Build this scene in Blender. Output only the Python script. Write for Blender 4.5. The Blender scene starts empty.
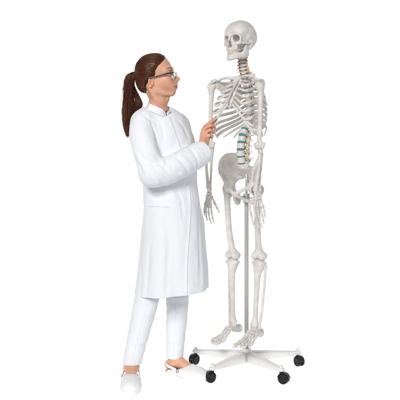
import bpy, math, random
import numpy as np
from mathutils import Vector, Matrix
from mathutils.bvhtree import BVHTree

random.seed(7)
rng = np.random.default_rng(11)
SC = bpy.context.scene
COL = SC.collection

# ------------------------------------------------------------------ measuring
FPX = 702.0      # focal length of the photograph in its own pixels
CAMZ = 1.05      # height of the lens
HZ = 170.0       # row of the horizon in the photograph

def P(px, py, Y):
    """a point seen at (px, py) and standing Y metres from the lens"""
    return np.array([(px-200.0)*Y/FPX, Y, CAMZ+(HZ-py)*Y/FPX])

# ------------------------------------------------------------------ objects
def tag(o, label=None, cat=None, group=None, kind=None):
    if label: o['label'] = label
    if cat: o['category'] = cat
    if group: o['group'] = group
    if kind: o['kind'] = kind
    return o

def empty(name, loc=(0, 0, 0), rz=0.0, parent=None):
    o = bpy.data.objects.new(name, None)
    o.empty_display_size = 0.05
    o.location = loc
    o.rotation_euler = (0, 0, rz)
    o.parent = parent
    COL.objects.link(o)
    return o

def mesh_data(name, V, F, smooth=True):
    """V (n,3); F an (m,4) array or a list of index lists"""
    me = bpy.data.meshes.new(name)
    V = np.asarray(V, dtype=np.float64)
    if isinstance(F, np.ndarray):
        n, c = F.shape
        me.vertices.add(len(V)); me.vertices.foreach_set('co', V.astype(np.float32).ravel())
        me.loops.add(n*c); me.loops.foreach_set('vertex_index', F.astype(np.int32).ravel())
        me.polygons.add(n); me.polygons.foreach_set('loop_start', np.arange(0, n*c, c, dtype=np.int32))
        me.update(calc_edges=True)
    else:
        me.from_pydata([tuple(v) for v in V], [], [tuple(int(i) for i in f) for f in F])
    me.validate()
    me.polygons.foreach_set('use_smooth', [smooth]*len(me.polygons))
    me.update()
    return me

def obj(name, data, mat, parent=None):
    o = bpy.data.objects.new(name, data)
    if mat is not None and len(data.materials) == 0:
        data.materials.append(mat)
    COL.objects.link(o)
    o.parent = parent
    return o

class Acc:
    """collects pieces into one mesh"""
    def __init__(s): s.V = []; s.F = []; s.n = 0; s.M = []
    def add(s, VF, mi=0):
        V, F = VF
        s.V.append(np.asarray(V, float))
        s.F += [[int(i)+s.n for i in f] for f in F]
        s.M += [mi]*len(F)
        s.n += len(V)
    def build(s, name, mat, parent=None, smooth=True, mats=None):
        me = mesh_data(name, np.concatenate(s.V), s.F, smooth)
        if mats:
            for m in mats: me.materials.append(m)
            me.polygons.foreach_set('material_index', s.M[:len(me.polygons)])
        return obj(name, me, mat, parent)

# ------------------------------------------------------------------ curves
def catmull(pts, n):
    pts = np.asarray(pts, float)
    if len(pts) < 3:
        t = np.linspace(0, 1, n)[:, None]
        return pts[0]*(1-t)+pts[-1]*t
    p = np.vstack([2*pts[0]-pts[1], pts, 2*pts[-1]-pts[-2]])
    m = len(pts)-1
    out = []
    for u in np.linspace(0, m, n):
        i = min(int(u), m-1); t = u-i
        a, b, c, d = p[i], p[i+1], p[i+2], p[i+3]
        out.append(.5*((2*b)+(-a+c)*t+(2*a-5*b+4*c-d)*t*t+(-a+3*b-3*c+d)*t**3))
    return np.array(out)

def sweep(pts, ru, rv=None, up=(0, 0, 1), seg=10, cap=True):
    """tube along pts; ru across, rv along the up hint (per point)"""
    pts = np.asarray(pts, float); n = len(pts)
    ru = np.broadcast_to(np.asarray(ru, float), (n,)) if np.ndim(ru) == 0 else np.asarray(ru, float)
    rv = ru if rv is None else (np.broadcast_to(np.asarray(rv, float), (n,)) if np.ndim(rv) == 0 else np.asarray(rv, float))
    T = np.gradient(pts, axis=0)
    T /= np.linalg.norm(T, axis=1)[:, None]+1e-12
    up = np.asarray(up, float)
    ups = np.broadcast_to(up, (n, 3)) if up.ndim == 1 else up
    A = np.linspace(0, 2*math.pi, seg, endpoint=False)
    V = []
    last = None
    for i in range(n):
        u = np.cross(T[i], ups[i])
        if np.linalg.norm(u) < .05:
            u = last if last is not None else np.cross(T[i], (1., .3, 0))
        u = u-T[i]*np.dot(u, T[i]); u /= np.linalg.norm(u)
        if last is not None and np.dot(u, last) < 0 and up.ndim == 1: u = -u
        last = u
        v = np.cross(u, T[i])
        V.append(pts[i]+np.outer(np.cos(A)*ru[i], u)+np.outer(np.sin(A)*rv[i], v))
    V = np.concatenate(V)
    F = []
    for i in range(n-1):
        for j in range(seg):
            k = (j+1) % seg
            F.append([i*seg+j, (i+1)*seg+j, (i+1)*seg+k, i*seg+k])
    if cap:
        F.append([j for j in range(seg)])
        F.append([(n-1)*seg+j for j in range(seg)][::-1])
    return V, F

def rounded(pts, r, seg=10, n=None, **k):
    """sweep with rounded ends"""
    pts = np.asarray(pts, float)
    r = np.broadcast_to(r, (len(pts),)) if np.ndim(r) == 0 else np.asarray(r, float)
    d0 = pts[0]-pts[1]; d0 /= np.linalg.norm(d0)
    d1 = pts[-1]-pts[-2]; d1 /= np.linalg.norm(d1)
    q = [pts[0]+d0*r[0]*.8, pts[0]+d0*r[0]*.6, pts[0]+d0*r[0]*.2]+list(pts[1:-1])+[pts[-1]+d1*r[-1]*.2, pts[-1]+d1*r[-1]*.6, pts[-1]+d1*r[-1]*.8]
    rr = [r[0]*.35, r[0]*.78, r[0]]+list(r[1:-1])+[r[-1], r[-1]*.78, r[-1]*.35]
    return sweep(q, np.array(rr), seg=seg, **k)

def dumb(a, b, r, seg=10):
    """a small long bone, thick at the ends"""
    a = np.asarray(a, float); b = np.asarray(b, float)
    t = np.array([0, .03, .1, .2, .35, .5, .65, .8, .9, .97, 1.])
    k = np.array([.5, .95, 1.22, 1.05, .78, .7, .74, .95, 1.12, .92, .45])
    return sweep(a+(b-a)*t[:, None], k*r, seg=seg)

def lathe(prof, seg=32, axis='z', c=(0, 0, 0)):
    prof = np.asarray(prof, float); n = len(prof)
    A = np.linspace(0, 2*math.pi, seg, endpoint=False)
    V = []
    for r, z in prof:
        V.append(np.stack([r*np.cos(A), r*np.sin(A), np.full(seg, z)], 1))
    V = np.concatenate(V)
    if axis == 'y': V = V[:, [0, 2, 1]]*np.array([1, 1, -1])
    if axis == 'x': V = V[:, [2, 1, 0]]*np.array([1, 1, -1])
    V = V+np.asarray(c)
    F = []
    for i in range(n-1):
        for j in range(seg):
            k = (j+1) % seg
            F.append([i*seg+j, i*seg+k, (i+1)*seg+k, (i+1)*seg+j])
    F.append([j for j in range(seg)][::-1]); F.append([(n-1)*seg+j for j in range(seg)])
    return V, F

# ------------------------------------------------------------------ sculpting with distance fields
def rot(rx=0, ry=0, rz=0):
    return np.array(Matrix.Rotation(math.radians(rz), 3, 'Z') @ Matrix.Rotation(math.radians(ry), 3, 'Y') @ Matrix.Rotation(math.radians(rx), 3, 'X'))

def cap(a, b, ra, rb=None, k=.004, op='+'):
    a = np.asarray(a, float); b = np.asarray(b, float); rb = ra if rb is None else rb
    ba = b-a; L2 = max(float(ba@ba), 1e-12)
    def f(X, Y, Z):
        t = np.clip(((X-a[0])*ba[0]+(Y-a[1])*ba[1]+(Z-a[2])*ba[2])/L2, 0, 1)
        dx = X-a[0]-t*ba[0]; dy = Y-a[1]-t*ba[1]; dz = Z-a[2]-t*ba[2]
        return np.sqrt(dx*dx+dy*dy+dz*dz)-(ra+(rb-ra)*t)
    r = max(ra, rb)
    return (op, f, np.minimum(a, b)-r, np.maximum(a, b)+r, k)

def fcap(a, b, ra, rb, n, flat, k=.004, op='+'):
    """capsule flattened along n"""
    a = np.asarray(a, float); b = np.asarray(b, float); n = np.asarray(n, float); n = n/np.linalg.norm(n)
    ba = b-a; L2 = max(float(ba@ba), 1e-12)
    def f(X, Y, Z):
        t = np.clip(((X-a[0])*ba[0]+(Y-a[1])*ba[1]+(Z-a[2])*ba[2])/L2, 0, 1)
        dx = X-a[0]-t*ba[0]; dy = Y-a[1]-t*ba[1]; dz = Z-a[2]-t*ba[2]
        r = ra+(rb-ra)*t
        qn = dx*n[0]+dy*n[1]+dz*n[2]
        qp = np.maximum(dx*dx+dy*dy+dz*dz-qn*qn, 0)
        k0 = np.sqrt(qn*qn/(r*flat)**2+qp/r**2)
        k1 = np.sqrt(qn*qn/(r*flat)**4+qp/r**4)+1e-9
        return np.where(k0 < 1e-4, -r*flat, k0*(k0-1)/k1)
    r = max(ra, rb)
    return (op, f, np.minimum(a, b)-r, np.maximum(a, b)+r, k)

def ell(c, r, R=None, k=.004, op='+'):
    c = np.asarray(c, float); r = np.asarray(r, float)
    r = np.full(3, float(r)) if r.ndim == 0 else r
    def f(X, Y, Z):
        x = X-c[0]; y = Y-c[1]; z = Z-c[2]
        if R is not None:
            x, y, z = (R[0, 0]*x+R[1, 0]*y+R[2, 0]*z, R[0, 1]*x+R[1, 1]*y+R[2, 1]*z, R[0, 2]*x+R[1, 2]*y+R[2, 2]*z)
        k0 = np.sqrt((x/r[0])**2+(y/r[1])**2+(z/r[2])**2)
        k1 = np.sqrt((x/r[0]**2)**2+(y/r[1]**2)**2+(z/r[2]**2)**2)+1e-9
        return np.where(k0 < 1e-4, -r.min(), k0*(k0-1)/k1)
    m = r.max() if R is not None else r
    return (op, f, c-m, c+m, k)

def box(c, half, rad=.002, R=None, k=.003, op='+'):
    c = np.asarray(c, float); hf = np.asarray(half, float)
    def f(X, Y, Z):
        x = X-c[0]; y = Y-c[1]; z = Z-c[2]
        if R is not None:
            x, y, z = (R[0, 0]*x+R[1, 0]*y+R[2, 0]*z, R[0, 1]*x+R[1, 1]*y+R[2, 1]*z, R[0, 2]*x+R[1, 2]*y+R[2, 2]*z)
        qx = np.abs(x)-hf[0]+rad; qy = np.abs(y)-hf[1]+rad; qz = np.abs(z)-hf[2]+rad
        return np.sqrt(np.maximum(qx, 0)**2+np.maximum(qy, 0)**2+np.maximum(qz, 0)**2)+np.minimum(np.maximum(qx, np.maximum(qy, qz)), 0)-rad
    m = np.linalg.norm(hf) if R is not None else hf
    return (op, f, c-m, c+m, k)

def ecyl(c, a, b, hh, rad=.002, waist=0., k=.003, op='+'):
    """upright elliptical drum with a waist"""
    c = np.asarray(c, float); m = min(a, b)
    def f(X, Y, Z):
        x = X-c[0]; y = Y-c[1]; z = Z-c[2]
        w = 1-waist*np.maximum(1-(z/hh)**2, 0)
        dr = (np.sqrt((x/(a*w))**2+(y/(b*w))**2)-1)*m+rad
        dz = np.abs(z)-hh+rad
        return np.sqrt(np.maximum(dr, 0)**2+np.maximum(dz, 0)**2)+np.minimum(np.maximum(dr, dz), 0)-rad
    e = np.array([a, b, hh])
    return (op, f, c-e, c+e, k)

def chain(pts, radii, k=.004, op='+'):
    """one smooth tapering limb through the points"""
    pts = np.asarray(pts, float); radii = np.asarray(radii, float)
    if len(pts) > 2:
        n = (len(pts)-1)*5+1
        q = catmull(np.hstack([pts, radii[:, None]]), n)
        pts, radii = q[:, :3], np.maximum(q[:, 3], radii.min()*.8)
    segs = [cap(pts[i], pts[i+1], radii[i], radii[i+1])[1] for i in range(len(pts)-1)]
    def f(X, Y, Z):
        d = segs[0](X, Y, Z)
        for s in segs[1:]: d = np.minimum(d, s(X, Y, Z))
        return d
    m = radii.max()
    return [(op, f, pts.min(axis=0)-m, pts.max(axis=0)+m, k)]

def field(prims, h, lo=None, hi=None):
    pos = [p for p in prims if p[0] == '+']
    if lo is None:
        lo = np.min([p[2] for p in pos], axis=0); hi = np.max([p[3] for p in pos], axis=0)
    lo = np.asarray(lo, float)-3*h; hi = np.asarray(hi, float)+3*h
    n = np.ceil((hi-lo)/h).astype(int)+1
    ax = [(lo[i]+h*np.arange(n[i])).astype(np.float32) for i in range(3)]
    Fd = np.full(n, .05, np.float32)
    for op, f, bl, bh, k in prims:
        mg = k*1.2+4*h
        i0 = np.clip(np.floor((bl-mg-lo)/h).astype(int), 0, n); i1 = np.clip(np.ceil((bh+mg-lo)/h).astype(int)+1, 0, n)
        if np.any(i1 <= i0): continue
        s = tuple(slice(i0[i], i1[i]) for i in range(3))
        d = f(ax[0][s[0]][:, None, None], ax[1][s[1]][None, :, None], ax[2][s[2]][None, None, :]).astype(np.float32)
        A = Fd[s]
        if op == '+':
            hh = np.maximum(k-np.abs(A-d), 0)
            Fd[s] = np.minimum(A, d)-(hh*hh/(4*k) if k > 0 else 0)
        elif op == '-':
            d = -d
            hh = np.maximum(k-np.abs(A-d), 0)
            Fd[s] = np.maximum(A, d)+(hh*hh/(4*k) if k > 0 else 0)
        elif op == '&':
            # cut with a half space: applies to the whole grid
            d = f(ax[0][:, None, None], ax[1][None, :, None], ax[2][None, None, :]).astype(np.float32)
            d = np.broadcast_to(d, Fd.shape)
            hh = np.maximum(k-np.abs(Fd-d), 0)
            Fd[:] = np.maximum(Fd, d)+(hh*hh/(4*k) if k > 0 else 0)
        elif op == '~':
            Fd[s] = A+d          # displacement
    return Fd, lo, h, ax

def half(n, c, k=.002):
    """keep the side where (p-c).n < 0"""
    n = np.asarray(n, float); n = n/np.linalg.norm(n); c = np.asarray(c, float)
    return ('&', lambda X, Y, Z: (X-c[0])*n[0]+(Y-c[1])*n[1]+(Z-c[2])*n[2], np.full(3, -9.), np.full(3, 9.), k)

def surfnet(Fd, lo, h):
    S = Fd < 0
    n = np.array(S.shape)
    c = np.zeros(n-1, np.int8)
    offs = [(i, j, k) for i in (0, 1) for j in (0, 1) for k in (0, 1)]
    for i, j, k in offs:
        c += S[i:n[0]-1+i, j:n[1]-1+j, k:n[2]-1+k]
    act = (c > 0) & (c < 8)
    I = np.argwhere(act)
    idx = np.full(n-1, -1, np.int64); idx[act] = np.arange(len(I))
    val = {o: Fd[I[:, 0]+o[0], I[:, 1]+o[1], I[:, 2]+o[2]].astype(float) for o in offs}
    acc = np.zeros((len(I), 3)); cnt = np.zeros(len(I))
    for a in offs:
        for d in range(3):
            if a[d] == 0:
                b = list(a); b[d] = 1; b = tuple(b)
                va, vb = val[a], val[b]
                m = (va < 0) != (vb < 0)
                t = np.where(m, va/np.where(m, va-vb, 1), 0)
                p = np.tile(np.array(a, float), (len(I), 1)); p[:, d] = t
                acc[m] += p[m]; cnt[m] += 1
    V = (I+acc/cnt[:, None])*h+lo
    Fs = []
    for d in range(3):
        e1, e2 = (d+1) % 3, (d+2) % 3
        sl0 = [slice(None)]*3; sl1 = [slice(None)]*3
        sl0[d] = slice(0, n[d]-1); sl1[d] = slice(1, n[d])
        x = S[tuple(sl0)] != S[tuple(sl1)]
        E = np.argwhere(x)
        ok = (E[:, e1] > 0) & (E[:, e2] > 0) & (E[:, e1] < n[e1]-1) & (E[:, e2] < n[e2]-1)
        E = E[ok]
        inside = S[E[:, 0], E[:, 1], E[:, 2]]
        q = []
        for s1, s2 in ((1, 1), (0, 1), (0, 0), (1, 0)):
            G = E.copy(); G[:, e1] -= s1; G[:, e2] -= s2
            q.append(idx[G[:, 0], G[:, 1], G[:, 2]])
        q = np.stack(q, 1)
        q[~inside] = q[~inside][:, ::-1]
        Fs.append(q)
    return V, np.concatenate(Fs)

def relax(V, F, it=2, lam=.5):
    n = len(V)
    e = np.concatenate([F[:, [0, 1]], F[:, [1, 2]], F[:, [2, 3]], F[:, [3, 0]]])
    e = np.unique(np.sort(e, 1), axis=0)
    deg = np.bincount(e.ravel(), minlength=n)[:, None]
    for i in range(it*2):
        s = np.zeros_like(V)
        for d in range(3):
            s[:, d] = np.bincount(e[:, 0], V[e[:, 1], d], n)+np.bincount(e[:, 1], V[e[:, 0], d], n)
        V = V+(lam if i % 2 == 0 else -lam*1.03)*(s/np.maximum(deg, 1)-V)
    return V

def sculpt(prims, h, it=2, lo=None, hi=None):
    Fd, l, hh, ax = field(prims, h, lo, hi)
    V, F = surfnet(Fd, l, hh)
    if it: V = relax(V, F, it)
    return V, F

def mirx(prims_fn):
    """call with s=+1 and s=-1"""
    return [p for s in (1, -1) for p in prims_fn(s)]

def snoise(x, y, z, seed=0, oct=3):
    """cheap smooth pseudo noise from sines, about -1..1"""
    r = np.random.default_rng(seed); o = 0; a = 1.; tot = 0
    for i in range(oct):
        for j in range(3):
            w = r.normal(size=3); w /= np.linalg.norm(w); w *= (1.7**i)
            o = o+a*np.sin(w[0]*x+w[1]*y+w[2]*z+r.uniform(0, 6.28)); tot += a*.6
        a *= .6
    return o/tot
# ------------------------------------------------------------------ materials
def new_mat(name):
    m = bpy.data.materials.new(name); m.use_nodes = True
    nt = m.node_tree; b = nt.nodes['Principled BSDF']
    return m, nt, b

def N(nt, t, **k):
    n = nt.nodes.new(t)
    for a, v in k.items():
        if a in n.inputs.keys() if hasattr(n.inputs, 'keys') else False: n.inputs[a].default_value = v
        else: setattr(n, a, v)
    return n

def mottled(name, c1, c2, scale=30, rough=.5, bump=.1, bscale=200, spec=.5, dist=.001, rvar=.08, metallic=0., detail=5):
    m, nt, b = new_mat(name); L = nt.links
    tc = N(nt, 'ShaderNodeTexCoord')
    nz = N(nt, 'ShaderNodeTexNoise'); nz.inputs['Scale'].default_value = scale; nz.inputs['Detail'].default_value = detail
    L.new(tc.outputs['Object'], nz.inputs['Vector'])
    cr = N(nt, 'ShaderNodeValToRGB')
    cr.color_ramp.elements[0].position = .3; cr.color_ramp.elements[1].position = .7
    cr.color_ramp.elements[0].color = (*c1, 1); cr.color_ramp.elements[1].color = (*c2, 1)
    L.new(nz.outputs['Fac'], cr.inputs['Fac']); L.new(cr.outputs['Color'], b.inputs['Base Color'])
    b.inputs['Roughness'].default_value = rough
    mr = N(nt, 'ShaderNodeMapRange'); mr.inputs['To Min'].default_value = rough-rvar; mr.inputs['To Max'].default_value = rough+rvar
    L.new(nz.outputs['Fac'], mr.inputs['Value']); L.new(mr.outputs['Result'], b.inputs['Roughness'])
    b.inputs['Specular IOR Level'].default_value = spec
    b.inputs['Metallic'].default_value = metallic
    if bump:
        n2 = N(nt, 'ShaderNodeTexNoise'); n2.inputs['Scale'].default_value = bscale; n2.inputs['Detail'].default_value = 4
        L.new(tc.outputs['Object'], n2.inputs['Vector'])
        bp = N(nt, 'ShaderNodeBump'); bp.inputs['Strength'].default_value = bump; bp.inputs['Distance'].default_value = dist
        L.new(n2.outputs['Fac'], bp.inputs['Height']); L.new(bp.outputs['Normal'], b.inputs['Normal'])
    return m

def cloth_mat(name, col, bump=.25, wscale=900):
    m, nt, b = new_mat(name); L = nt.links
    tc = N(nt, 'ShaderNodeTexCoord')
    b.inputs['Base Color'].default_value = (*col, 1)
    b.inputs['Roughness'].default_value = .9
    b.inputs['Specular IOR Level'].default_value = .2
    b.inputs['Sheen Weight'].default_value = .08
    mx = N(nt, 'ShaderNodeTexNoise'); mx.inputs['Scale'].default_value = 22; mx.inputs['Detail'].default_value = 4; mx.inputs['Distortion'].default_value = .6
    n2 = N(nt, 'ShaderNodeTexNoise'); n2.inputs['Scale'].default_value = wscale; n2.inputs['Detail'].default_value = 2
    mp = N(nt, 'ShaderNodeMapping'); mp.inputs['Scale'].default_value = (1, 1, .45)
    L.new(tc.outputs['Object'], mp.inputs['Vector']); L.new(mp.outputs['Vector'], mx.inputs['Vector'])
    L.new(tc.outputs['Object'], n2.inputs['Vector'])
    b1 = N(nt, 'ShaderNodeBump'); b1.inputs['Strength'].default_value = bump; b1.inputs['Distance'].default_value = .012
    b2 = N(nt, 'ShaderNodeBump'); b2.inputs['Strength'].default_value = .12; b2.inputs['Distance'].default_value = .0006
    L.new(mx.outputs['Fac'], b1.inputs['Height']); L.new(n2.outputs['Fac'], b2.inputs['Height'])
    L.new(b1.outputs['Normal'], b2.inputs['Normal']); L.new(b2.outputs['Normal'], b.inputs['Normal'])
    return m

M = {}
M['bone'] = mottled('bone_plastic', (.575, .545, .512), (.715, .692, .665), scale=30, rough=.5, bump=.34, bscale=260, spec=.4, dist=.0012)
M['cartilage'] = mottled('rib_cartilage', (.62, .59, .56), (.72, .69, .66), scale=40, rough=.45, bump=.1, bscale=240, spec=.45)
M['teeth'] = mottled('teeth_ivory', (.60, .53, .42), (.70, .64, .53), scale=90, rough=.35, bump=.03, spec=.5)
M['disc'] = mottled('disc_teal', (.035, .25, .27), (.08, .35, .36), scale=80, rough=.45, bump=.05, spec=.5)
M['disc_grey'] = mottled('disc_grey', (.20, .25, .25), (.30, .35, .345), scale=80, rough=.5, bump=.05)
M['nerve'] = mottled('nerve_yellow', (.66, .36, .05), (.78, .47, .10), scale=60, rough=.45, bump=0)
M['artery'] = mottled('artery_red', (.50, .05, .02), (.62, .12, .05), scale=60, rough=.4, bump=0)
M['steel'] = mottled('brushed_steel', (.55, .54, .53), (.62, .61, .60), scale=300, rough=.42, bump=.02, bscale=500, metallic=.55)
M['pole'] = mottled('pole_grey', (.46, .455, .445), (.51, .505, .495), scale=120, rough=.4, bump=.02, bscale=500, metallic=.3)
M['enamel'] = mottled('base_enamel', (.70, .69, .69), (.74, .73, .73), scale=25, rough=.38, bump=.12, bscale=420, spec=.5, dist=.0006)
M['rubber'] = mottled('caster_black', (.004, .0035, .003), (.009, .008, .0075), scale=60, rough=.5, bump=.05, spec=.3)
M['rubber_grey'] = mottled('caster_hub', (.008, .0075, .007), (.014, .013, .012), scale=60, rough=.45, bump=.03)
# ------------------------------------------------------------------ the skeleton (local: x its left, y its back, z up; origin under the pole)
YAW = math.radians(40)
Y0 = 3.70
X0 = (246.5-200)*Y0/FPX
cy_, sy_ = math.cos(YAW), math.sin(YAW)

def toloc(p):
    d = np.asarray(p, float)-np.array([X0, Y0, 0])
    return np.array([d[0]*cy_-d[1]*sy_, d[0]*sy_+d[1]*cy_, d[2]])

def Q(px, py, x):
    """skeleton point seen at (px, py) lying x to its left"""
    a = (px-200)/FPX
    # X0 + cy x + sy y = a (Y0 - sy x + cy y)
    y = (a*(Y0-sy_*x)-X0-cy_*x)/(sy_-a*cy_)
    Y = Y0-sy_*x+cy_*y
    return np.array([x, y, CAMZ+(HZ-py)*Y/FPX])

skel = empty('anatomical_skeleton', (X0, Y0, 0), -YAW)
tag(skel, 'life-size grey-white plastic teaching skeleton hanging on the wheeled stand', 'skeleton')

def bone(name, prims, h=.002, it=2, parent=skel, mat='bone', M4=None):
    V, F = sculpt(prims, h, it)
    me = mesh_data(name, V, F)
    o = obj(name, me, M[mat], parent)
    if M4 is not None: o.matrix_local = M4
    return o

# ---- skull
SKC = np.array([0, -.049, 1.746])
def arch(t, a, d, y0):
    """dental arch: t from -1 to 1"""
    th = t*math.radians(86)
    return np.array([a*math.sin(th), y0-d*math.cos(th), 0])

def skull_prims():
    p = [ell((0, .008, .016), (.0735, .092, .079), k=.02),
         ell((0, .045, .0), (.066, .055, .06), k=.02),
         ell((0, -.042, .022), (.06, .05, .05), k=.02)]
    p += [ell((0, -.03, -.03), (.045, .05, .035), k=.02)]                        # skull base
    p += [ell((0, -.068, -.052), (.033, .029, .037), k=.012)]                     # maxilla
    p += chain([arch(t, .0275, .0490, -.047)+np.array([0, 0, -.0745]) for t in np.linspace(-1, 1, 15)], [.0078]*15, k=.008)
    p += [ell((0, -.070, -.070), (.026, .028, .010), k=.01)]
    for s in (1, -1):
        # temporal hollow behind the orbit
        p += [ell((s*.075, -.042, -.018), (.016, .026, .03), k=.014, op='-')]
    for s in (1, -1):
        p += chain([(s*.004, -.089, .004), (s*.025, -.0875, .0075), (s*.044, -.074, .002), (s*.0495, -.066, -.01)], [.007, .0065, .006, .005], k=.008)
        p += chain([(s*.0495, -.066, -.01), (s*.05, -.066, -.03), (s*.043, -.072, -.042), (s*.024, -.083, -.042)], [.0048, .0065, .009, .006], k=.008)
        p += chain([(s*.048, -.066, -.038), (s*.06, -.045, -.041), (s*.067, -.018, -.038), (s*.066, .006, -.036)], [.0085, .0055, .0042, .006], k=.006)
        p += chain([(s*.02, -.082, -.045), (s*.03, -.074, -.066)], [.007, .008], k=.008)
        p += chain([(s*.061, .014, -.03), (s*.057, .012, -.058)], [.014, .009], k=.01)      # mastoid
    p += chain([(0, -.0915, -.002), (0, -.097, -.017), (0, -.104, -.028)], [.0075, .0062, .0045], k=.006)  # nasal bones
    for s in (1, -1):
        p += [ell((s*.0285, -.070, -.0155), (.0185, .052, .0165), R=rot(0, s*8, s*20), k=.004, op='-')]
        p += [ell((s*.0062, -.090, -.054), (.0082, .044, .0095), k=.003, op='-')]
        p += [ell((s*.0045, -.098, -.042), (.0055, .028, .012), k=.003, op='-')]
        p += [ell((s*.068, .002, -.046), (.006, .0045, .0045), k=.003, op='-')]            # ear hole
    p += [cap((0, -.105, -.047), (0, -.09, -.062), .0016, k=.002)]               # septum
    p += [ell((0, -.040, -.094), (.020, .040, .016), k=.006, op='-')]            # palate
    f = lambda X, Y, Z: .0006*snoise(X*90, Y*90, Z*90, 3)
    p += [('~', f, np.full(3, -.2), np.full(3, .2), .001)]
    return p
V, F = sculpt(skull_prims(), .0015, 2)
SKS = .965
SKC = SKC+np.array([0, -.006, -.008])
skull = obj('skull', mesh_data('skull', V*SKS+SKC, F), M['bone'], skel)

def teeth(zt, up, a, d, y0, n=16):
    A = Acc()
    for i in range(n):
        t = (i+.5)/n*2-1
        c = arch(t, a, d, y0)
        th = t*math.radians(86)
        w = .0036 if abs(t) < .5 else .0044
        hgt = .0085 if abs(t) < .5 else .0065
        dp = .0026 if abs(t) < .4 else .0042
        prof = [(.45, 0), (.9, .08), (1., .35), (.95, .7), (.72, 1.0), (.3, 1.06)]
        V = []
        sg = 10
        for r, z in prof:
            for j in range(sg):
                g = 2*math.pi*j/sg
                cx, sx = math.cos(g), math.sin(g)
                q = abs(cx)**.6*math.copysign(1, cx)*w*r, abs(sx)**.6*math.copysign(1, sx)*dp*r
                V.append(c+np.array([q[0]*math.cos(th)-q[1]*math.sin(th), q[0]*math.sin(th)+q[1]*math.cos(th), zt+up*(1-z)*hgt-up*hgt*.5]))
        Fc = []
        for a_ in range(len(prof)-1):
            for j in range(sg):
                k = (j+1) % sg
                Fc.append([a_*sg+j, a_*sg+k, (a_+1)*sg+k, (a_+1)*sg+j])
        Fc.append(list(range(sg))[::-1]); Fc.append([(len(prof)-1)*sg+j for j in range(sg)])
        A.add((np.array(V)*SKS+SKC, Fc))
    return A
teeth(-.0845, 1, .0280, .0500, -.047).build('teeth', M['teeth'], skull)

def mand_prims():
    p = []
    pts = [(0, -.0880, -.1135), (.014, -.0850, -.1130), (.029, -.070, -.108), (.043, -.038, -.101), (.050, -.012, -.092)]
    hh = [.0172, .0168, .0162, .0162, .0165]
    for s in (1, -1):
        q = catmull([(s*a, b, c) for a, b, c in pts], 17); hq = np.interp(np.linspace(0, 4, 17), range(5), hh)
        tq_ = np.gradient(q, axis=0)
        fs = [fcap(q[i], q[i+1], hq[i], hq[i+1], (tq_[i][1]+tq_[i+1][1], -(tq_[i][0]+tq_[i+1][0]), 0), .44)[1] for i in range(16)]
        def body_f(X, Y, Z, fs=fs):
            d = fs[0](X, Y, Z)
            for g in fs[1:]: d = np.minimum(d, g(X, Y, Z))
            return d
        p.append(('+', body_f, q.min(axis=0)-.02, q.max(axis=0)+.02, .003))
        p.append(fcap((s*.049, -.019, -.090), (s*.055, -.012, -.058), .0240, .0205, (1, 0, 0), .26, k=.008))
        p += chain([(s*.055, .000, -.060), (s*.056, .004, -.040)], [.0065, .007], k=.005)
        p += chain([(s*.054, -.022, -.062), (s*.055, -.024, -.044)], [.006, .0035], k=.006)
        p.append(ell((s*.012, -.0895, -.1235), (.010, .007, .006), k=.008))
        p.append(ell((s*.054, -.008, -.043), (.01, .008, .008), k=.004, op='-'))
    p.append(ell((0, -.0925, -.122), (.012, .008, .009), k=.008))
    return p
V, F = sculpt(mand_prims(), .0015, 2)
mand = obj('mandible', mesh_data('mandible', V*SKS+SKC, F), M['bone'], skel)
teeth(-.0930, -1, .0272, .0485, -.047).build('teeth', M['teeth'], mand)

# ---- spine
lum = [ecyl((0, 0, 0), .0250, .0195, .0140, .003, .13, k=.003)]
lum += mirx(lambda s: [cap((s*.014, .016, .003), (s*.017, .033, .001), .006, k=.004), cap((s*.017, .033, .0), (0, .045, -.003), .005, k=.004),
                       fcap((s*.017, .03, .001), (s*.046, .038, .004), .0058, .004, (0, 1, 0), .6, k=.004),
                       cap((s*.017, .034, -.017), (s*.018, .036, .017), .0065, k=.004)])
lum += [fcap((0, .044, -.002), (0, .072, -.009), .0105, .011, (1, 0, 0), .33, k=.004)]
tho = [ecyl((0, 0, 0), .018, .0165, .0102, .0025, .08, k=.003)]
tho += mirx(lambda s: [cap((s*.01, .013, .004), (s*.014, .025, .002), .0045, k=.003), cap((s*.014, .025, .0), (0, .033, -.004), .0045, k=.003),
                       cap((s*.014, .026, .001), (s*.034, .04, .005), .0045, .0058, k=.003), cap((s*.012, .026, -.012), (s*.013, .026, .012), .0048, k=.003)])
tho += [fcap((0, .033, -.004), (0, .062, -.026), .007, .005, (1, 0, 0), .5, k=.004)]
cer = [ecyl((0, 0, 0), .0125, .0095, .0066, .002, .06, k=.002)]
cer += mirx(lambda s: [cap((s*.011, .002, 0), (s*.021, .004, -.001), .0042, k=.003), cap((s*.018, .01, -.005), (s*.018, .012, .006), .0065, k=.003),
                       cap((s*.017, .014, 0), (0, .028, -.002), .0042, k=.003), cap((0, .028, -.002), (s*.004, .04, -.007), .004, .0034, k=.003)])
meL, meT, meC = [mesh_data('vertebra', *sculpt(q, hh, 2)) for q, hh in ((lum, .0017), (tho, .0015), (cer, .0012))]
for m_ in (meL, meT, meC): m_.materials.append(M['bone'])

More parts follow.
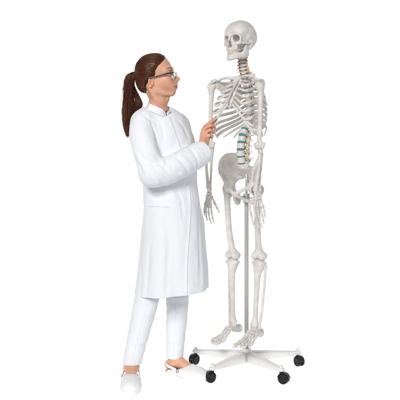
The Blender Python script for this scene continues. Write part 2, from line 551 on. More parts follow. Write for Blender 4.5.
sp_ctrl = np.array([(-.040, 1.672), (-.042, 1.62), (-.036, 1.575), (-.016, 1.545), (.006, 1.50), (.020, 1.43), (.023, 1.375), (.013, 1.322), (-.003, 1.281),
                    (-.030, 1.248), (-.044, 1.213), (-.051, 1.177), (-.053, 1.138), (-.044, 1.102)])
def spine_at(z):
    i = np.argsort(sp_ctrl[:, 1])
    zz = sp_ctrl[i, 1]; yy = sp_ctrl[i, 0]
    k = np.interp(z, zz, yy)
    k = sum(np.interp(z+d, zz, yy) for d in (-.02, -.01, 0, .01, .02))/5
    return float(k)
zc = list(np.linspace(1.666, 1.562, 7)); zt_ = list(np.linspace(1.545, 1.276, 12)); zl = [1.246, 1.211, 1.175, 1.138, 1.102]
levels = [('c', z) for z in zc]+[('t', z) for z in zt_]+[('l', z) for z in zl]
verts = []
def vmat(y, z, ang, sc):
    return Matrix.Translation((0, y, z)) @ Matrix.Rotation(ang, 4, 'X') @ Matrix.Diagonal((sc[0], sc[1], sc[2], 1))
for i, (kind, z) in enumerate(levels):
    y = spine_at(z)
    ang = -math.atan2(spine_at(z+.012)-spine_at(z-.012), .024)
    if kind == 'c':
        j = i; sc = (1.0+.03*j, 1+.03*j, 1.0); me = meC
        if j == 0: sc = (1.35, 1.15, 1.0)
    elif kind == 't':
        j = i-7; sc = (.82+.025*j, .8+.03*j, .9+.018*j); me = meT
    else:
        j = i-19; sc = (.92+.02*j, .95+.015*j, .98+.02*j); me = meL
    o = bpy.data.objects.new('vertebra', me); COL.objects.link(o); o.parent = skel
    o.matrix_local = vmat(y, z, ang, sc)
    verts.append((kind, y, z, ang, sc))
# discs between
meD = mesh_data('disc', *lathe([(.3, -1), (.88, -1), (1, -.6), (1.03, 0), (1, .6), (.88, 1), (.3, 1)], 28)); meD.materials.append(M['disc'])
meG = meD.copy(); meG.materials.clear(); meG.materials.append(M['disc_grey'])
for i in range(1, 24):
    k0, y0, z0, a0, s0 = verts[i]
    if i < 23: k1, y1, z1, a1, s1 = verts[i+1]
    else: k1, y1, z1, a1, s1 = 'l', -.030, 1.065, a0-.25, s0
    r = {'c': (.0118, .009), 't': (.0172, .0158), 'l': (.0242, .0188)}[k0]
    hb0 = {'c': .0066, 't': .0102, 'l': .014}[k0]*s0[2]; hb1 = {'c': .0066, 't': .0102, 'l': .014}[k1]*s1[2]
    if i == 23: hb1 = .018
    gap = math.hypot(z0-z1, y0-y1)-hb0-hb1
    t = (hb0+gap/2)/(hb0+hb1+gap)
    teal = k1 == 'l' or i >= 16
    o = bpy.data.objects.new('disc', meD if teal else meG); COL.objects.link(o); o.parent = skel
    o.matrix_local = vmat(y0+(y1-y0)*t, z0+(z1-z0)*t, (a0+a1)/2, (r[0]*s0[0], r[1]*s0[1], max(gap/2, .0015)+.0004))
# nerves and arteries
for i in range(0, 24):
    k0, y0, z0, a0, s0 = verts[i]
    if k0 == 't' and 4 < i-7 < 10: continue
    zz = z0-{'c': .008, 't': .012, 'l': .018}[k0]
    for s in (1, -1):
        A = Acc()
        x0, y_, w, dr, r = {'c': (.010, .012, .024, -.007, .0026), 't': (.010, .014, .021, -.006, .0027), 'l': (.014, .017, .024, -.018, .0026)}[k0]
        A.add(rounded(catmull([(s*x0, y0+y_, zz+.002), (s*(x0+w*.4), y0+y_+.001, zz), (s*(x0+w*.75), y0+y_-.003, zz+dr*.4), (s*(x0+w), y0+y_-.008, zz+dr)], 7), np.array([1.5, 1.35, 1.25, 1.1, 1, .95, .85])*r, seg=8))
        A.build('spinal_nerve', M['nerve'], skel)
for s in (1, -1):
    pts = []
    for i in range(0, 9):
        k0, y0, z0, a0, s0 = verts[i]
        pts += [(s*.0205, y0+.004, z0+.006), (s*.0225, y0+.002, z0-.004)]
    A = Acc(); A.add(rounded(catmull(pts, 50), .0026, seg=8)); A.build('vertebral_artery', M['artery'], skel)

# ---- ribs
V_T = [v for v in verts if v[0] == 't']
rb_end = [(.048, -.062, 1.510), (.064, -.088, 1.484), (.078, -.112, 1.452), (.09, -.13, 1.420), (.099, -.142, 1.386), (.109, -.146, 1.346),
          (.120, -.141, 1.306), (.128, -.126, 1.270), (.133, -.104, 1.243), (.134, -.078, 1.224), (.132, -.03, 1.226), (.095, .012, 1.222)]
rb_W = [.060, .085, .104, .116, .124, .129, .132, .133, .132, .129, .0, .0]
st_pt = [(.024, -.070, 1.517), (.019, -.086, 1.496), (.018, -.101, 1.470), (.017, -.115, 1.446), (.016, -.127, 1.424), (.015, -.137, 1.404), (.013, -.144, 1.388)]
cart_to = {7: (.058, -.152, 1.345), 8: (.088, -.147, 1.297), 9: (.111, -.128, 1.258)}
rib_objs = {}
for i in range(12):
    kd, yv, zv, av, sv = V_T[i]
    e = np.array(rb_end[i]); W = rb_W[i]
    back = yv+.030
    drop = zv-e[2]
    for s in (1, -1):
        W = rb_W[i]*(.93 if s == 1 else 1)
        if i == 0:
            c = [(.016, yv+.008, zv+.004), (.036, yv+.026, zv+.004), (.060, yv+.006, zv-.006), (.064, yv-.030, zv-.018), tuple(e)]
        elif i < 10:
            ym = yv*.35+e[1]*.5-.004
            c = [(.017, yv+.006, zv+.006), (.034, yv+.034, zv+.004), (W*.58, back+.005, zv-drop*.18), (W*.88, back-.022, zv-drop*.41), (W, ym, zv-drop*.67),
                 (W*.2+e[0]*.8+.006, e[1]*.80+ym*.2, zv-drop*.91), tuple(e)]
        else:
            c = [(.017, yv+.006, zv+.004), (.034, yv+.034, zv+.0), (.062, yv+.044, zv-.012), (.10 if i == 10 else .08, yv+.035, zv-.03), tuple(e)]
        c = np.array(c)*np.array([s, 1, 1])
        n = 36
        pt = catmull(c, n)
        t = np.linspace(0, 1, n)
        hgt = (.0083 if i else .0080)*np.interp(t, [0, .06, .15, .5, .9, 1], [.85, .75, .95, 1.05, 1.0, 1.02])*(1 if i < 10 else np.interp(t, [0, .8, 1], [1, .8, .45]))
        thk = .0036*np.interp(t, [0, .06, .3, 1], [1.5, 1.35, 1, 1.0])*(1 if i < 10 else np.interp(t, [0, .8, 1], [1, .9, .6]))
        ups = np.tile((0., 0., 1.), (n, 1))
        wob = 1+.06*snoise(t*14, t*0+i, t*0+s, 5)
        A = Acc(); A.add(sweep(pt, thk, hgt*wob, up=ups, seg=12))
        rb = A.build('rib', M['bone'], skel); rib_objs[(i, s)] = rb
        ca = None
        if i < 7:
            sp = np.array(st_pt[i])*np.array([s, 1, 1])
            if i < 2: ca = [c[-1], (c[-1]+sp)/2+np.array([0, -.003, 0]), sp]
            else:
                dip = np.array([0, -.006, -.006*(i-2)])
                ca = [c[-1], c[-1]*.72+sp*.28+dip*np.array([1, 1, .9]), c[-1]*.35+sp*.65+dip*np.array([1, .8, .35]), sp]
        elif i in cart_to:
            sp = np.array(cart_to[i])*np.array([s, 1, 1])
            ca = [c[-1], (c[-1]+sp)/2+np.array([0, -.004, -.004]), sp]
        if ca is not None:
            q = catmull(ca, 14)
            q[0] += (q[0]-q[1])*.15
            A = Acc(); A.add(sweep(q, .0042, np.linspace(.0070, .0062, 14), up=(0, 0, 1), seg=10))
            A.build('rib_cartilage', M['cartilage'], rb)

# ---- sternum
p = [fcap((0, -.074, 1.513), (0, -.086, 1.494), .029, .020, (0, -.86, -.5), .26, k=.004)]
p += [fcap((0, -.088, 1.490), (0, -.118, 1.44), .0165, .0185, (0, -.86, -.5), .34, k=.005), fcap((0, -.118, 1.44), (0, -.143, 1.395), .0185, .015, (0, -.87, -.48), .34, k=.005)]
p += [fcap((0, -.144, 1.39), (0, -.148, 1.362), .008, .0045, (0, -1, -.2), .45, k=.005)]
bone('sternum', p, .0017)

# ---- shoulder girdle
SH = {1: Q(258.9, 85.3, .165), -1: Q(213, 85.5, -.163)}
for s in (1, -1):
    sh = SH[s]
    ac = sh+np.array([s*.004, .012, .0265])
    q = catmull([(s*.024, -.078, 1.527), (s*.06, -.098, 1.530), (s*.105, -.088, 1.526), (s*.135, -.066, sh[2]+.020), ac+np.array([-s*.012, -.003, .002])], 24)
    t = np.linspace(0, 1, 24)
    A = Acc(); A.add(rounded(q, .0066*np.interp(t, [0, .12, .4, .8, 1], [1.55, 1.2, .95, 1.1, 1.25]), seg=12)); A.build('clavicle', M['bone'], skel)
    gl = sh+np.array([-s*.020, .014, .0])
    sup = np.array([s*.074, .030, 1.530 if s < 0 else 1.514]); inf = np.array([s*.092, .050, 1.392])
    med = np.array([s*.070, .050, 1.47])
    pr = []
    nrm = np.cross(sup-gl, inf-gl); nrm /= np.linalg.norm(nrm)
    for u in np.linspace(0, 1, 13):
        e_ = sup*(1-u)**2+2*u*(1-u)*(med*1.0)+inf*u*u
        pr.append(fcap(gl+(e_-gl)*.12, e_, .009, .009, nrm, .27, k=.004))
    pr += chain([sup, med, inf], [.0035, .0035, .005], k=.004)
    pr += chain([inf, gl+np.array([0, .004, -.012])], [.0055, .008], k=.006)
    pr += [ell(gl, (.010, .014, .019), k=.008)]
    pr += chain([med+np.array([0, .004, .012]), (med+ac)/2+np.array([0, .022, .012]), ac+np.array([0, .012, -.002]), ac], [.004, .0055, .008, .009], k=.006)
    pr += [fcap(ac+np.array([0, .006, 0]), ac+np.array([0, -.016, -.002]), .013, .010, (0, 0, 1), .45, k=.005)]
    pr += chain([gl+np.array([0, -.006, .014]), gl+np.array([-s*.006, -.026, .022]), gl+np.array([s*.006, -.042, .010])], [.007, .006, .005], k=.005)
    bone('scapula', pr, .002)

# ---- arms
EL = {1: Q(259.4, 148, .168), -1: Q(210, 147, -.185)}
WR = {1: Q(257.2, 191, .150), -1: Q(209.3, 189, -.18)}
for s in (1, -1):
    sh, el, wr = SH[s], EL[s], WR[s]
    ax_ = (el-sh)/np.linalg.norm(el-sh)
    top = sh+np.array([s*.010, .0, -.012])
    a = sh+ax_*.06+np.array([s*.008, 0, 0]); b = sh+ax_*.17+np.array([s*.006, 0, 0]); c = el-ax_*.055
    pr = [ell(sh, .0222, k=.01), ell(sh+np.array([s*.016, -.006, -.006]), (.013, .016, .017), k=.008)]
    pr += chain([top, a, b, c, el-ax_*.02], [.020, .0135, .0115, .0120, .014], k=.012)
    lat = np.array([1., 0, 0])
    pr += chain([el-ax_*.018-lat*.023, el-ax_*.018+lat*.023], [.011, .011], k=.010)
    pr += chain([el-ax_*.004-lat*.016, el-ax_*.004+lat*.018], [.0115, .0105], k=.004)
    pr += [ell(el-ax_*.022+np.array([0, .014, 0]), (.009, .007, .010), k=.004, op='-'), ell(el-ax_*.022+np.array([0, -.014, 0]), (.009, .006, .009), k=.004, op='-')]
    bone('humerus', pr, .002)
    f = (wr-el)/np.linalg.norm(wr-el)
    # ulna on the inner back side, radius outside; palms turned in
    u0 = el+np.array([-s*.006, .012, .008]); u1 = wr+np.array([s*.006, .016, .004])
    r0 = el+np.array([s*.013, -.008, -.016]); r1 = wr+np.array([-s*.004, -.010, .006])
    fu = (u1-u0)
    pr = chain([u0+np.array([0, .004, .010]), u0+fu*.09, u0+fu*.35, u0+fu*.75, u0+fu*.94, u1], [.0115, .0115, .0075, .0062, .006, .0085], k=.008)
    pr += [ell(u0+np.array([0, -.010, -.010]), (.008, .009, .006), k=.006)]
    bone('ulna', pr, .0018)
    fr = r1-r0; bow = np.array([s*.006, -.004, 0])
    pr = chain([r0, r0+fr*.05, r0+fr*.12, r0+fr*.45+bow, r0+fr*.8+bow*.6, r0+fr*.93, r1], [.0115, .0085, .0078, .0078, .009, .0128, .0135], k=.006)
    bone('radius', pr, .0018)

# ---- hands
def S2(px, py, Y): return toloc(P(px, py, Y))
def hand(s, Yh, wrist, rays, fan_wire):
    w = S2(*wrist, Yh)
    pr = []
    rr = random.Random(3+s)
    base = [S2(*r_[0], Yh+r_[-1]) for r_ in rays]
    mid = np.mean(base[1:], axis=0)
    for u in (0.0, .38, .75):
        for v in (-1.1, 0, 1.1):
            d = base[1]-base[4]
            c = w+(mid-w)*u+d*v*(.26+.10*u)+np.array([rr.uniform(-.001, .001), rr.uniform(-.002, .002), rr.uniform(-.001, .001)])
            pr.append(ell(c, (.0086, .0098, .0100), R=rot(rr.uniform(-30, 30), rr.uniform(-30, 30), 0), k=.0016))
    V, F = sculpt(pr, .0013, 1)
    A = Acc(); A.add((V, F.tolist()))
    fing = []
    for j, ry in enumerate(rays):
        pts = [S2(q[0], q[1], Yh+ry[-1]*(1-.5*i/len(ry))) for i, q in enumerate(ry[:-1])]
        A.add(dumb(pts[0]-(pts[1]-pts[0])*.06, pts[1], .0064 if j else .0068, 10))
        fing.append(pts[1:])
    h = A.build('hand', M['bone'], skel)
    for j, pts in enumerate(fing):
        B = Acc()
        for i in range(len(pts)-1):
            r = [.0062, .0054, .0046][i] if j else [.0066, .0056, .005][i]
            B.add(dumb(pts[i], pts[i+1], r, 10))
        B.build('finger', M['bone'], h)
    a = S2(*fan_wire[0], Yh-.008); b = S2(*fan_wire[1], Yh-.008)
    B = Acc(); B.add(sweep(catmull([a, (a+b)/2+np.array([0, -.004, -.002]), b], 9), .0011, seg=8)); B.build('wire', M['steel'], h)
YR = 3.84
hand(-1, Y0-sy_*-.18+cy_*WR[-1][1], (209.3, 190),
     [[(211.6, 196), (214.8, 203.5), (217.3, 208.5), (219.4, 212.6), .0],
      [(210.6, 199), (211.0, 206.5), (211.6, 213.0), (212.6, 218.5), (213.9, 222.6), -.006],
      [(209.3, 199), (208.6, 206.5), (208.6, 213.6), (209.6, 219.2), (211.3, 223.6), .004],
      [(208.0, 198.6), (206.6, 205.6), (206.0, 211.8), (206.4, 217.0), (207.6, 220.6), .012],
      [(206.9, 198), (205.0, 204.0), (204.2, 209.0), (204.2, 212.4), (204.7, 215.4), .020]], ((205, 203.6), (216.4, 203.4)))
hand(1, Y0-sy_*.15+cy_*WR[1][1], (257.2, 192),
     [[(253.4, 198.4), (249.0, 206.6), (251.2, 214.2), (253.8, 225.2), -.012],
      [(255.4, 200.8), (254.0, 209.0), (256.0, 217.6), (257.8, 223.4), (259.0, 227.4), -.006],
      [(257.4, 201), (257.4, 209.4), (259.4, 218.2), (260.8, 223.8), (261.8, 227.6), .0],
      [(259.2, 200.6), (260.6, 208.6), (262.4, 216.0), (263.3, 220.6), (263.9, 223.8), .006],
      [(260.8, 199.6), (263.2, 206.4), (264.4, 211.6), (264.9, 215.0), (265.2, 217.8), .012]], ((247.8, 206.8), (264, 206.4)))

# ---- pelvis
HP = {1: Q(253.5, 187.5, .086), -1: Q(229.6, 187, -.086)}
for s in (1, -1):
    hp = HP[s]
    crest = catmull([(s*.042, .040, 1.068), (s*.062, .038, 1.106), (s*.088, .012, 1.131), (s*.111, -.028, 1.128), (s*.120, -.062, 1.100), (s*.112, -.087, 1.056)], 37)
    root = hp+np.array([s*.0, .006, .022])
    pr = []
    for e_ in crest:
        d = e_-root
        m_ = root+d*.5+np.array([s*.004, .006, 0])
        pr += [cap(root, m_, .011, .0048, k=.016), cap(m_, e_, .0048, .0036, k=.016)]
    pr += chain(crest, [.0068]*37, k=.006)
    pr += [cap(crest[-1], crest[-1]+np.array([s*-.006, -.001, -.022]), .0075, .007, k=.008), cap(crest[-1]+np.array([s*-.006, -.001, -.022]), hp+np.array([s*.006, -.022, .02]), .007, .010, k=.01)]
    pr += [fcap((s*.040, .036, 1.062), (s*.046, .028, 1.018), .020, .016, (1, .2, 0), .5, k=.008), cap((s*.046, .028, 1.022), root, .012, .014, k=.012)]
    pr += [ell(hp+np.array([s*.004, 0, 0]), (.033, .034, .034), k=.012)]
    pr += chain([hp+np.array([-s*.018, -.02, -.002]), (s*.045, -.083, .950), (s*.011, -.100, .930)], [.013, .0085, .011], k=.010)
    pr += chain([hp+np.array([-s*.006, .018, -.022]), (s*.066, .012, .905), (s*.056, -.004, .880)], [.018, .018, .016], k=.012)
    pr += chain([(s*.056, -.008, .880), (s*.036, -.055, .892), (s*.010, -.097, .918)], [.0125, .0075, .0085], k=.008)
    pr += [ell(hp+np.array([s*.014, -.004, -.004]), (.030, .0265, .0265), k=.004, op='-')]
    bone('hip_bone', pr, .002)
p = [fcap((0, -.014, 1.058), (0, .024, 1.022), .046, .036, (0, .68, .73), .40, k=.008), fcap((0, .024, 1.022), (0, .046, .972), .034, .018, (0, .9, .4), .4, k=.008), ell((0, -.028, 1.062), (.027, .021, .014), k=.008)]
p += mirx(lambda s: [ell((s*.042, .008, 1.047), (.018, .020, .026), k=.01), cap((s*.012, .03, 1.062), (s*.012, .05, 1.03), .006, k=.006)])
p += [cap((0, .052, 1.03), (0, .062, .985), .005, k=.006)]
for j, zz in enumerate((1.028, 1.006, .986)):
    p += [ell((s*(.017-.003*j), .012+.014*j, zz), (.004, .012, .0045), k=.002, op='-') for s in (1, -1)]
sac = bone('sacrum', p, .0018)
bone('coccyx', chain([(0, .046, .955), (0, .043, .940), (0, .036, .928)], [.010, .0075, .005], k=.001), .0015)
bone('pubic_symphysis', [fcap((0, -.100, .932), (0, -.097, .916), .0085, .0075, (1, 0, 0), .9)], .0015, mat='cartilage')

# ---- legs
KN = {1: Q(258.8, 258.5, .088), -1: Q(232.4, 257.5, -.082)}
AN = {1: Q(254.6, 325.5, .082), -1: Q(232.8, 321.5, -.079)}
for s in (1, -1):
    hp, kn, an = HP[s], KN[s], AN[s]
    tr = hp+np.array([s*.036, .012, -.008])
    sh0 = hp+np.array([s*.021, .006, -.062])
    L_ = kn-sh0
    mid = sh0+L_*.45+np.array([s*.001, -.007, 0])
    pr = [ell(hp, .0232, k=.004)]
    pr += chain([hp, tr+np.array([-s*.012, 0, -.004])], [.0145, .0165], k=.008)
    pr += [ell(tr, (.015, .020, .021), k=.010)]
    pr += chain([tr+np.array([-s*.004, 0, -.01]), sh0, mid, sh0+L_*.80, kn+np.array([0, 0, .034])], [.0190, .0172, .0158, .0170, .0235], k=.01)
    pr += [ell(hp+np.array([s*.012, .022, -.045]), (.010, .010, .012), k=.010)]
    for q in (1, -1):
        pr += [ell(kn+np.array([q*.0215, .004, .012]), (.0205, .030, .0220), k=.016)]
    pr += [ell(kn+np.array([0, -.033, -.002]), (.0065, .010, .016), k=.008, op='-'), ell(kn+np.array([0, .030, -.004]), (.009, .022, .02), k=.006, op='-'),
           ell(kn+np.array([0, -.008, -.014]), (.008, .03, .010), k=.006, op='-')]
    bone('femur', pr, .002)
    pl = kn+np.array([0, .002, -.027])
    L_ = an-pl
    pr = [ell(pl+np.array([q*.018, 0, .004]), (.0235, .026, .0115), k=.008) for q in (1, -1)]
    pr += [cap(pl+np.array([0, 0, .012]), pl, .006, .01, k=.006)]
    pr += chain([pl+np.array([0, 0, -.006]), pl+L_*.10+np.array([0, -.004, 0]), pl+L_*.22+np.array([0, -.006, 0]), pl+L_*.55+np.array([0, -.003, 0]), pl+L_*.86, pl+L_*.96, an+np.array([0, 0, .004])],
                [.032, .0235, .0170, .0130, .0130, .0178, .0192], k=.01)
    pr += [ell(pl+np.array([0, -.023, -.032]), (.009, .007, .014), k=.010)]
    pr += [cap(an+np.array([-s*.016, 0, .004]), an+np.array([-s*.019, 0, -.012]), .0095, .007, k=.006)]
    bone('tibia', pr, .002)
    f0 = pl+np.array([s*.033, .012, -.014]); f1 = an+np.array([s*.024, .008, -.012])
    d = f1-f0; bw = np.array([s*.006, .004, 0])
    bone('fibula', chain([f0, f0+d*.05, f0+d*.3+bw*.5, f0+d*.7+bw*.6, f0+d*.93, f1], [.0105, .0076, .0064, .0064, .0078, .0100], k=.006), .0018)

# ---- feet
def foot(s, an, yaw, drop):
    R = rot(drop, 0, yaw)
    o = an+np.array([0, .006, -.022])
    def T(x, y, z): return o+R @ np.array([s*x, y, z])
    pr = [ell(T(0, -.004, .004), (.018, .025, .015), R=R, k=.006)]
    pr += [fcap(T(.002, .004, -.016), T(.004, .044, -.028), .019, .021, (1, 0, 0), .82, k=.008), ell(T(.004, .052, -.030), (.018, .014, .022), k=.008)]
    pr += [ell(T(-.006, -.030, .0), (.013, .012, .0125), k=.002)]
    tars = [(-.014, -.046, -.004), (-.001, -.050, .0), (.011, -.046, -.005), (.022, -.030, -.014), (.016, -.014, -.014), (-.006, -.026, -.006)]
    for i, c in enumerate(tars):
        pr += [ell(T(*c), (.0098, .0140, .0120), R=R @ rot(10*i-20, 0, 0), k=.0018)]
    V, F = sculpt(pr, .0015, 1)
    A = Acc(); A.add((V, F.tolist()))
    mb = [(-.017, -.056, -.010), (-.005, -.060, -.005), (.006, -.058, -.008), (.016, -.052, -.013), (.026, -.040, -.020)]
    mh = [(-.030, -.118, -.038), (-.012, -.126, -.036), (.004, -.122, -.038), (.019, -.114, -.040), (.033, -.100, -.042)]
    tl = [(.040, .024), (.030, .017, .014), (.028, .015, .013), (.025, .013, .012), (.022, .012, .011)]
    toes = []
    for j in range(5):
        A.add(dumb(T(*mb[j]), T(*mh[j]),   .0100 if j == 0 else .0076, 10))
        toes.append(mh[j])
    ft = A.build('foot', M['bone'], skel)
    for j in range(5):
        B = Acc(); q = np.array(mh[j])
        ang = [-.34, -.10, .02, .12, .24][j]*.5
        dz = [(-.04, -.10), (.14, -.35, -.55), (.14, -.35, -.55), (.12, -.35, -.5), (.1, -.3, -.5)][j]
        for i, l_ in enumerate(tl[j]):
            d = np.array([math.sin(ang), -math.cos(ang), dz[i]]); d /= np.linalg.norm(d)
            if j == 0: d = np.array([.02, -1, dz[i]]); d /= np.linalg.norm(d)
            q2 = q+d*l_
            B.add(dumb(T(*(q+d*.002)), T(*(q2-d*.001)), (.0100 if j == 0 else .0072)-.0008*i, 10)); q = q2
        B.build('toe', M['bone'], ft)
foot(1, AN[1], 8, 4)
foot(-1, AN[-1], -3, 7)

# ------------------------------------------------------------------ the stand
stand = empty('rolling_stand', (X0, Y0, 0), 0)
tag(stand, 'white five-armed stand on black casters with grey pole holding up the skeleton', 'stand')
A = Acc()
A.add(lathe([(.0, .08), (.0113, .08), (.0113, .90), (.0108, .905), (.0, .905)], 28))
A.build('pole', M['pole'], stand)
A = Acc(); A.add(lathe([(.0, .9), (.0062, .9), (.0062, 1.05), (.0, 1.055)], 20)); A.build('rod', M['steel'], stand)
A = Acc()
A.add(lathe([(.0, .878), (.0165, .878), (.0175, .881), (.0175, .922), (.0160, .926), (.0, .926)], 28))
cR = np.array(Matrix.Rotation(-YAW, 3, 'Z'))
def inS(p): return cR @ np.asarray(p, float)
A.add(rounded([inS((0, -.012, .906)), inS((0, -.05, .908)), inS((0, -.088, .917))], .0068, seg=12))
A.add(rounded([inS((.012, -.0, .902)), inS((.036, .004, .902))], .0045, seg=10))
A.add(rounded([inS((.036, -.010, .902)), inS((.036, .018, .902))], .0052, seg=10))
A.build('clamp', M['steel'], stand)
A = Acc()
A.add(lathe([(.0, .046), (.038, .046), (.043, .050), (.045, .060), (.045, .082), (.042, .090), (.030, .095), (.024, .098), (.0225, .104), (.021, .110), (.0, .110)], 40))
A.build('hub', M['enamel'], stand)
RB = .288
def beam(ang):
    d = np.array([math.sin(ang), -math.cos(ang), 0]); n = np.array([math.cos(ang), math.sin(ang), 0])
    secs = []
    for r, hw, zb, zt2 in ((.030, .031, .045, .0955), (.060, .029, .0462, .0945), (.12, .025, .0495, .0905), (.20, .0195, .0535, .085), (.252, .0155, .0565, .0805), (RB+.010, .0125, .0590, .0775), (RB+.016, .0095, .0610, .0755)):
        zm = (zb+zt2)/2; hz = (zt2-zb)/2; ring = []
        for j in range(24):
            g = 2*math.pi*j/24
            c, s_ = math.cos(g), math.sin(g)
            e_ = .34
            wv = hw*(1.0-.18*(s_ > 0)*abs(s_))
            ring.append(d*r+n*(abs(c)**e_*math.copysign(1, c)*wv)+np.array([0, 0, zm+abs(s_)**e_*math.copysign(1, s_)*hz]))
        secs.append(ring)
    V = np.array(secs).reshape(-1, 3); F = []
    for i in range(len(secs)-1):
        for j in range(24):
            k = (j+1) % 24
            F.append([i*24+j, i*24+k, (i+1)*24+k, (i+1)*24+j])
    F.append(list(range(24))[::-1]); F.append([(len(secs)-1)*24+j for j in range(24)])
    return V, F

def hood_mesh():
    r = .0262
    B = Acc()
    hood = [(.014+math.cos(a_)*(r+.0022), 0, r+math.sin(a_)*(r+.0022)) for a_ in np.linspace(math.radians(5), math.radians(175), 15)]
    B.add(sweep(hood, .0018, .0165, up=(0, 1, 0), seg=12))
    B.add(lathe([(.0, .030), (.0085, .030), (.0085, .056), (.0065, .0600), (.0, .0600)], 20))
    B.add(sweep([(.0, 0, .040), (.014, 0, r)], .0042, seg=12))
    B.add(sweep([(.014, -.021, r), (.014, .021, r)], .0036, seg=10))
    return B
def wheel_mesh():
    r = .0262
    A = Acc()
    prof = [(.0045, .0040), (.0225, .0040), (r-.0008, .0052), (r, .0075), (r, .0150), (r-.0014, .0185), (r-.005, .0208), (.0125, .0216), (.011, .0200), (.0045, .0200)]
    V, F = lathe(prof, 36, 'y')
    A.add((np.asarray(V)+np.array([.014, 0, r]), F))
    return A
cast0 = None
for i in range(5):
    ang = math.radians(-39.6+72*i)
    A = Acc(); A.add(beam(ang)); 
    d = np.array([math.sin(ang), -math.cos(ang), 0])
    e = d*RB
    A.add(lathe([(.0, .058), (.0095, .058), (.0095, .0865), (.0085, .0885), (.0, .0888)], 20, c=(e[0], e[1], 0)))
    A.build('leg', M['enamel'], stand)
    sw = math.radians([205, -28, -62, -90, -128][i])
    if cast0 is None:
        cast0 = hood_mesh().build('caster', M['rubber_grey'], stand)
        w1 = wheel_mesh().build('wheel', M['rubber'], cast0)
        w2 = w1.copy(); COL.objects.link(w2); w2.parent = cast0; w2.rotation_euler = (0, 0, math.pi); w2.location = (.028, 0, 0)
        c = cast0
    else:
        c = cast0.copy(); COL.objects.link(c); c.parent = stand
        for w in (w1, w2):
            q = w.copy(); COL.objects.link(q); q.parent = c
    c.location = (e[0], e[1], .0); c.rotation_euler = (0, 0, sw)
# ------------------------------------------------------------------ the woman
R0 = np.array([-.20, 3.5, 0.])
def W(px, py, Y): return P(px, py, Y)-R0
person = empty('person', tuple(R0))
tag(person, 'woman in white lab coat, trousers and clogs, dark ponytail and glasses, holding a thin pointer', 'person')

# ---- materials
def skin_mat():
    m, nt, b = new_mat('skin'); L = nt.links
    tc = N(nt, 'ShaderNodeTexCoord')
    nz = N(nt, 'ShaderNodeTexNoise'); nz.inputs['Scale'].default_value = 28; nz.inputs['Detail'].default_value = 5
    L.new(tc.outputs['Object'], nz.inputs['Vector'])
    cr = N(nt, 'ShaderNodeValToRGB'); cr.color_ramp.elements[0].position = .3; cr.color_ramp.elements[1].position = .7
    cr.color_ramp.elements[0].color = (.62, .315, .205, 1); cr.color_ramp.elements[1].color = (.715, .40, .278, 1)
    L.new(nz.outputs['Fac'], cr.inputs['Fac'])
    at = N(nt, 'ShaderNodeAttribute'); at.attribute_name = 'lip'
    mx = N(nt, 'ShaderNodeMix'); mx.data_type = 'RGBA'
    L.new(at.outputs['Fac'], mx.inputs['Factor']); L.new(cr.outputs['Color'], mx.inputs['A']); mx.inputs['B'].default_value = (.50, .135, .115, 1)
    at2 = N(nt, 'ShaderNodeAttribute'); at2.attribute_name = 'blush'
    mx2 = N(nt, 'ShaderNodeMix'); mx2.data_type = 'RGBA'
    L.new(at2.outputs['Fac'], mx2.inputs['Factor']); L.new(mx.outputs['Result'], mx2.inputs['A']); mx2.inputs['B'].default_value = (.66, .27, .20, 1)
    L.new(mx2.outputs['Result'], b.inputs['Base Color'])
    b.inputs['Roughness'].default_value = .48; b.inputs['Specular IOR Level'].default_value = .4
    b.inputs['Subsurface Weight'].default_value = .12; b.inputs['Subsurface Radius'].default_value = (1, .35, .2); b.inputs['Subsurface Scale'].default_value = .006
    n2 = N(nt, 'ShaderNodeTexNoise'); n2.inputs['Scale'].default_value = 420; n2.inputs['Detail'].default_value = 3
    L.new(tc.outputs['Object'], n2.inputs['Vector'])
    bp = N(nt, 'ShaderNodeBump'); bp.inputs['Strength'].default_value = .12; bp.inputs['Distance'].default_value = .0008
    L.new(n2.outputs['Fac'], bp.inputs['Height']); L.new(bp.outputs['Normal'], b.inputs['Normal'])
    return m
M['skin'] = skin_mat()

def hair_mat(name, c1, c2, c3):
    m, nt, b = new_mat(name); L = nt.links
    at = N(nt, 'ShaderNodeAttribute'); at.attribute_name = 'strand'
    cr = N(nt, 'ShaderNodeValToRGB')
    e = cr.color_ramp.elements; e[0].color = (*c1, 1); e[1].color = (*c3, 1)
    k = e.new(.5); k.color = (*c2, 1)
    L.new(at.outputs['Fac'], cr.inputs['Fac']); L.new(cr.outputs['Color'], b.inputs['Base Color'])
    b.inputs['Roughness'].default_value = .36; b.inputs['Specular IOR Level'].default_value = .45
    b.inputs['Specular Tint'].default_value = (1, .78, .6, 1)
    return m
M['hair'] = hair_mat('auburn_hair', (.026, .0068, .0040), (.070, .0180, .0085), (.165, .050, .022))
M['tail'] = hair_mat('auburn_ponytail', (.030, .0080, .0045), (.105, .028, .012), (.270, .090, .036))
M['alu'] = mottled('pale_aluminium', (.70, .70, .71), (.76, .76, .77), scale=200, rough=.4, bump=0, metallic=.25)
M['coat'] = cloth_mat('lab_coat_cotton', (.755, .775, .815), .48)
M['trouser'] = cloth_mat('trouser_cotton', (.745, .765, .805), .45)
M['seam_shade'] = mottled('seam_shade_grey', (.42, .43, .46), (.5, .51, .54), scale=300, rough=.8, bump=0)  # grey that paints the shade of the front groove, no thread
M['clog'] = mottled('clog_leather', (.76, .76, .765), (.80, .80, .805), scale=60, rough=.42, bump=.12, bscale=350, spec=.4)
M['cork'] = mottled('cork_insole', (.34, .22, .13), (.46, .31, .19), scale=260, rough=.8, bump=.2)
M['frame'] = mottled('spectacle_frame', (.018, .012, .010), (.035, .022, .016), scale=60, rough=.28, bump=0)
M['dark'] = mottled('dark_metal', (.05, .05, .055), (.09, .09, .095), scale=90, rough=.4, bump=0, metallic=.6)
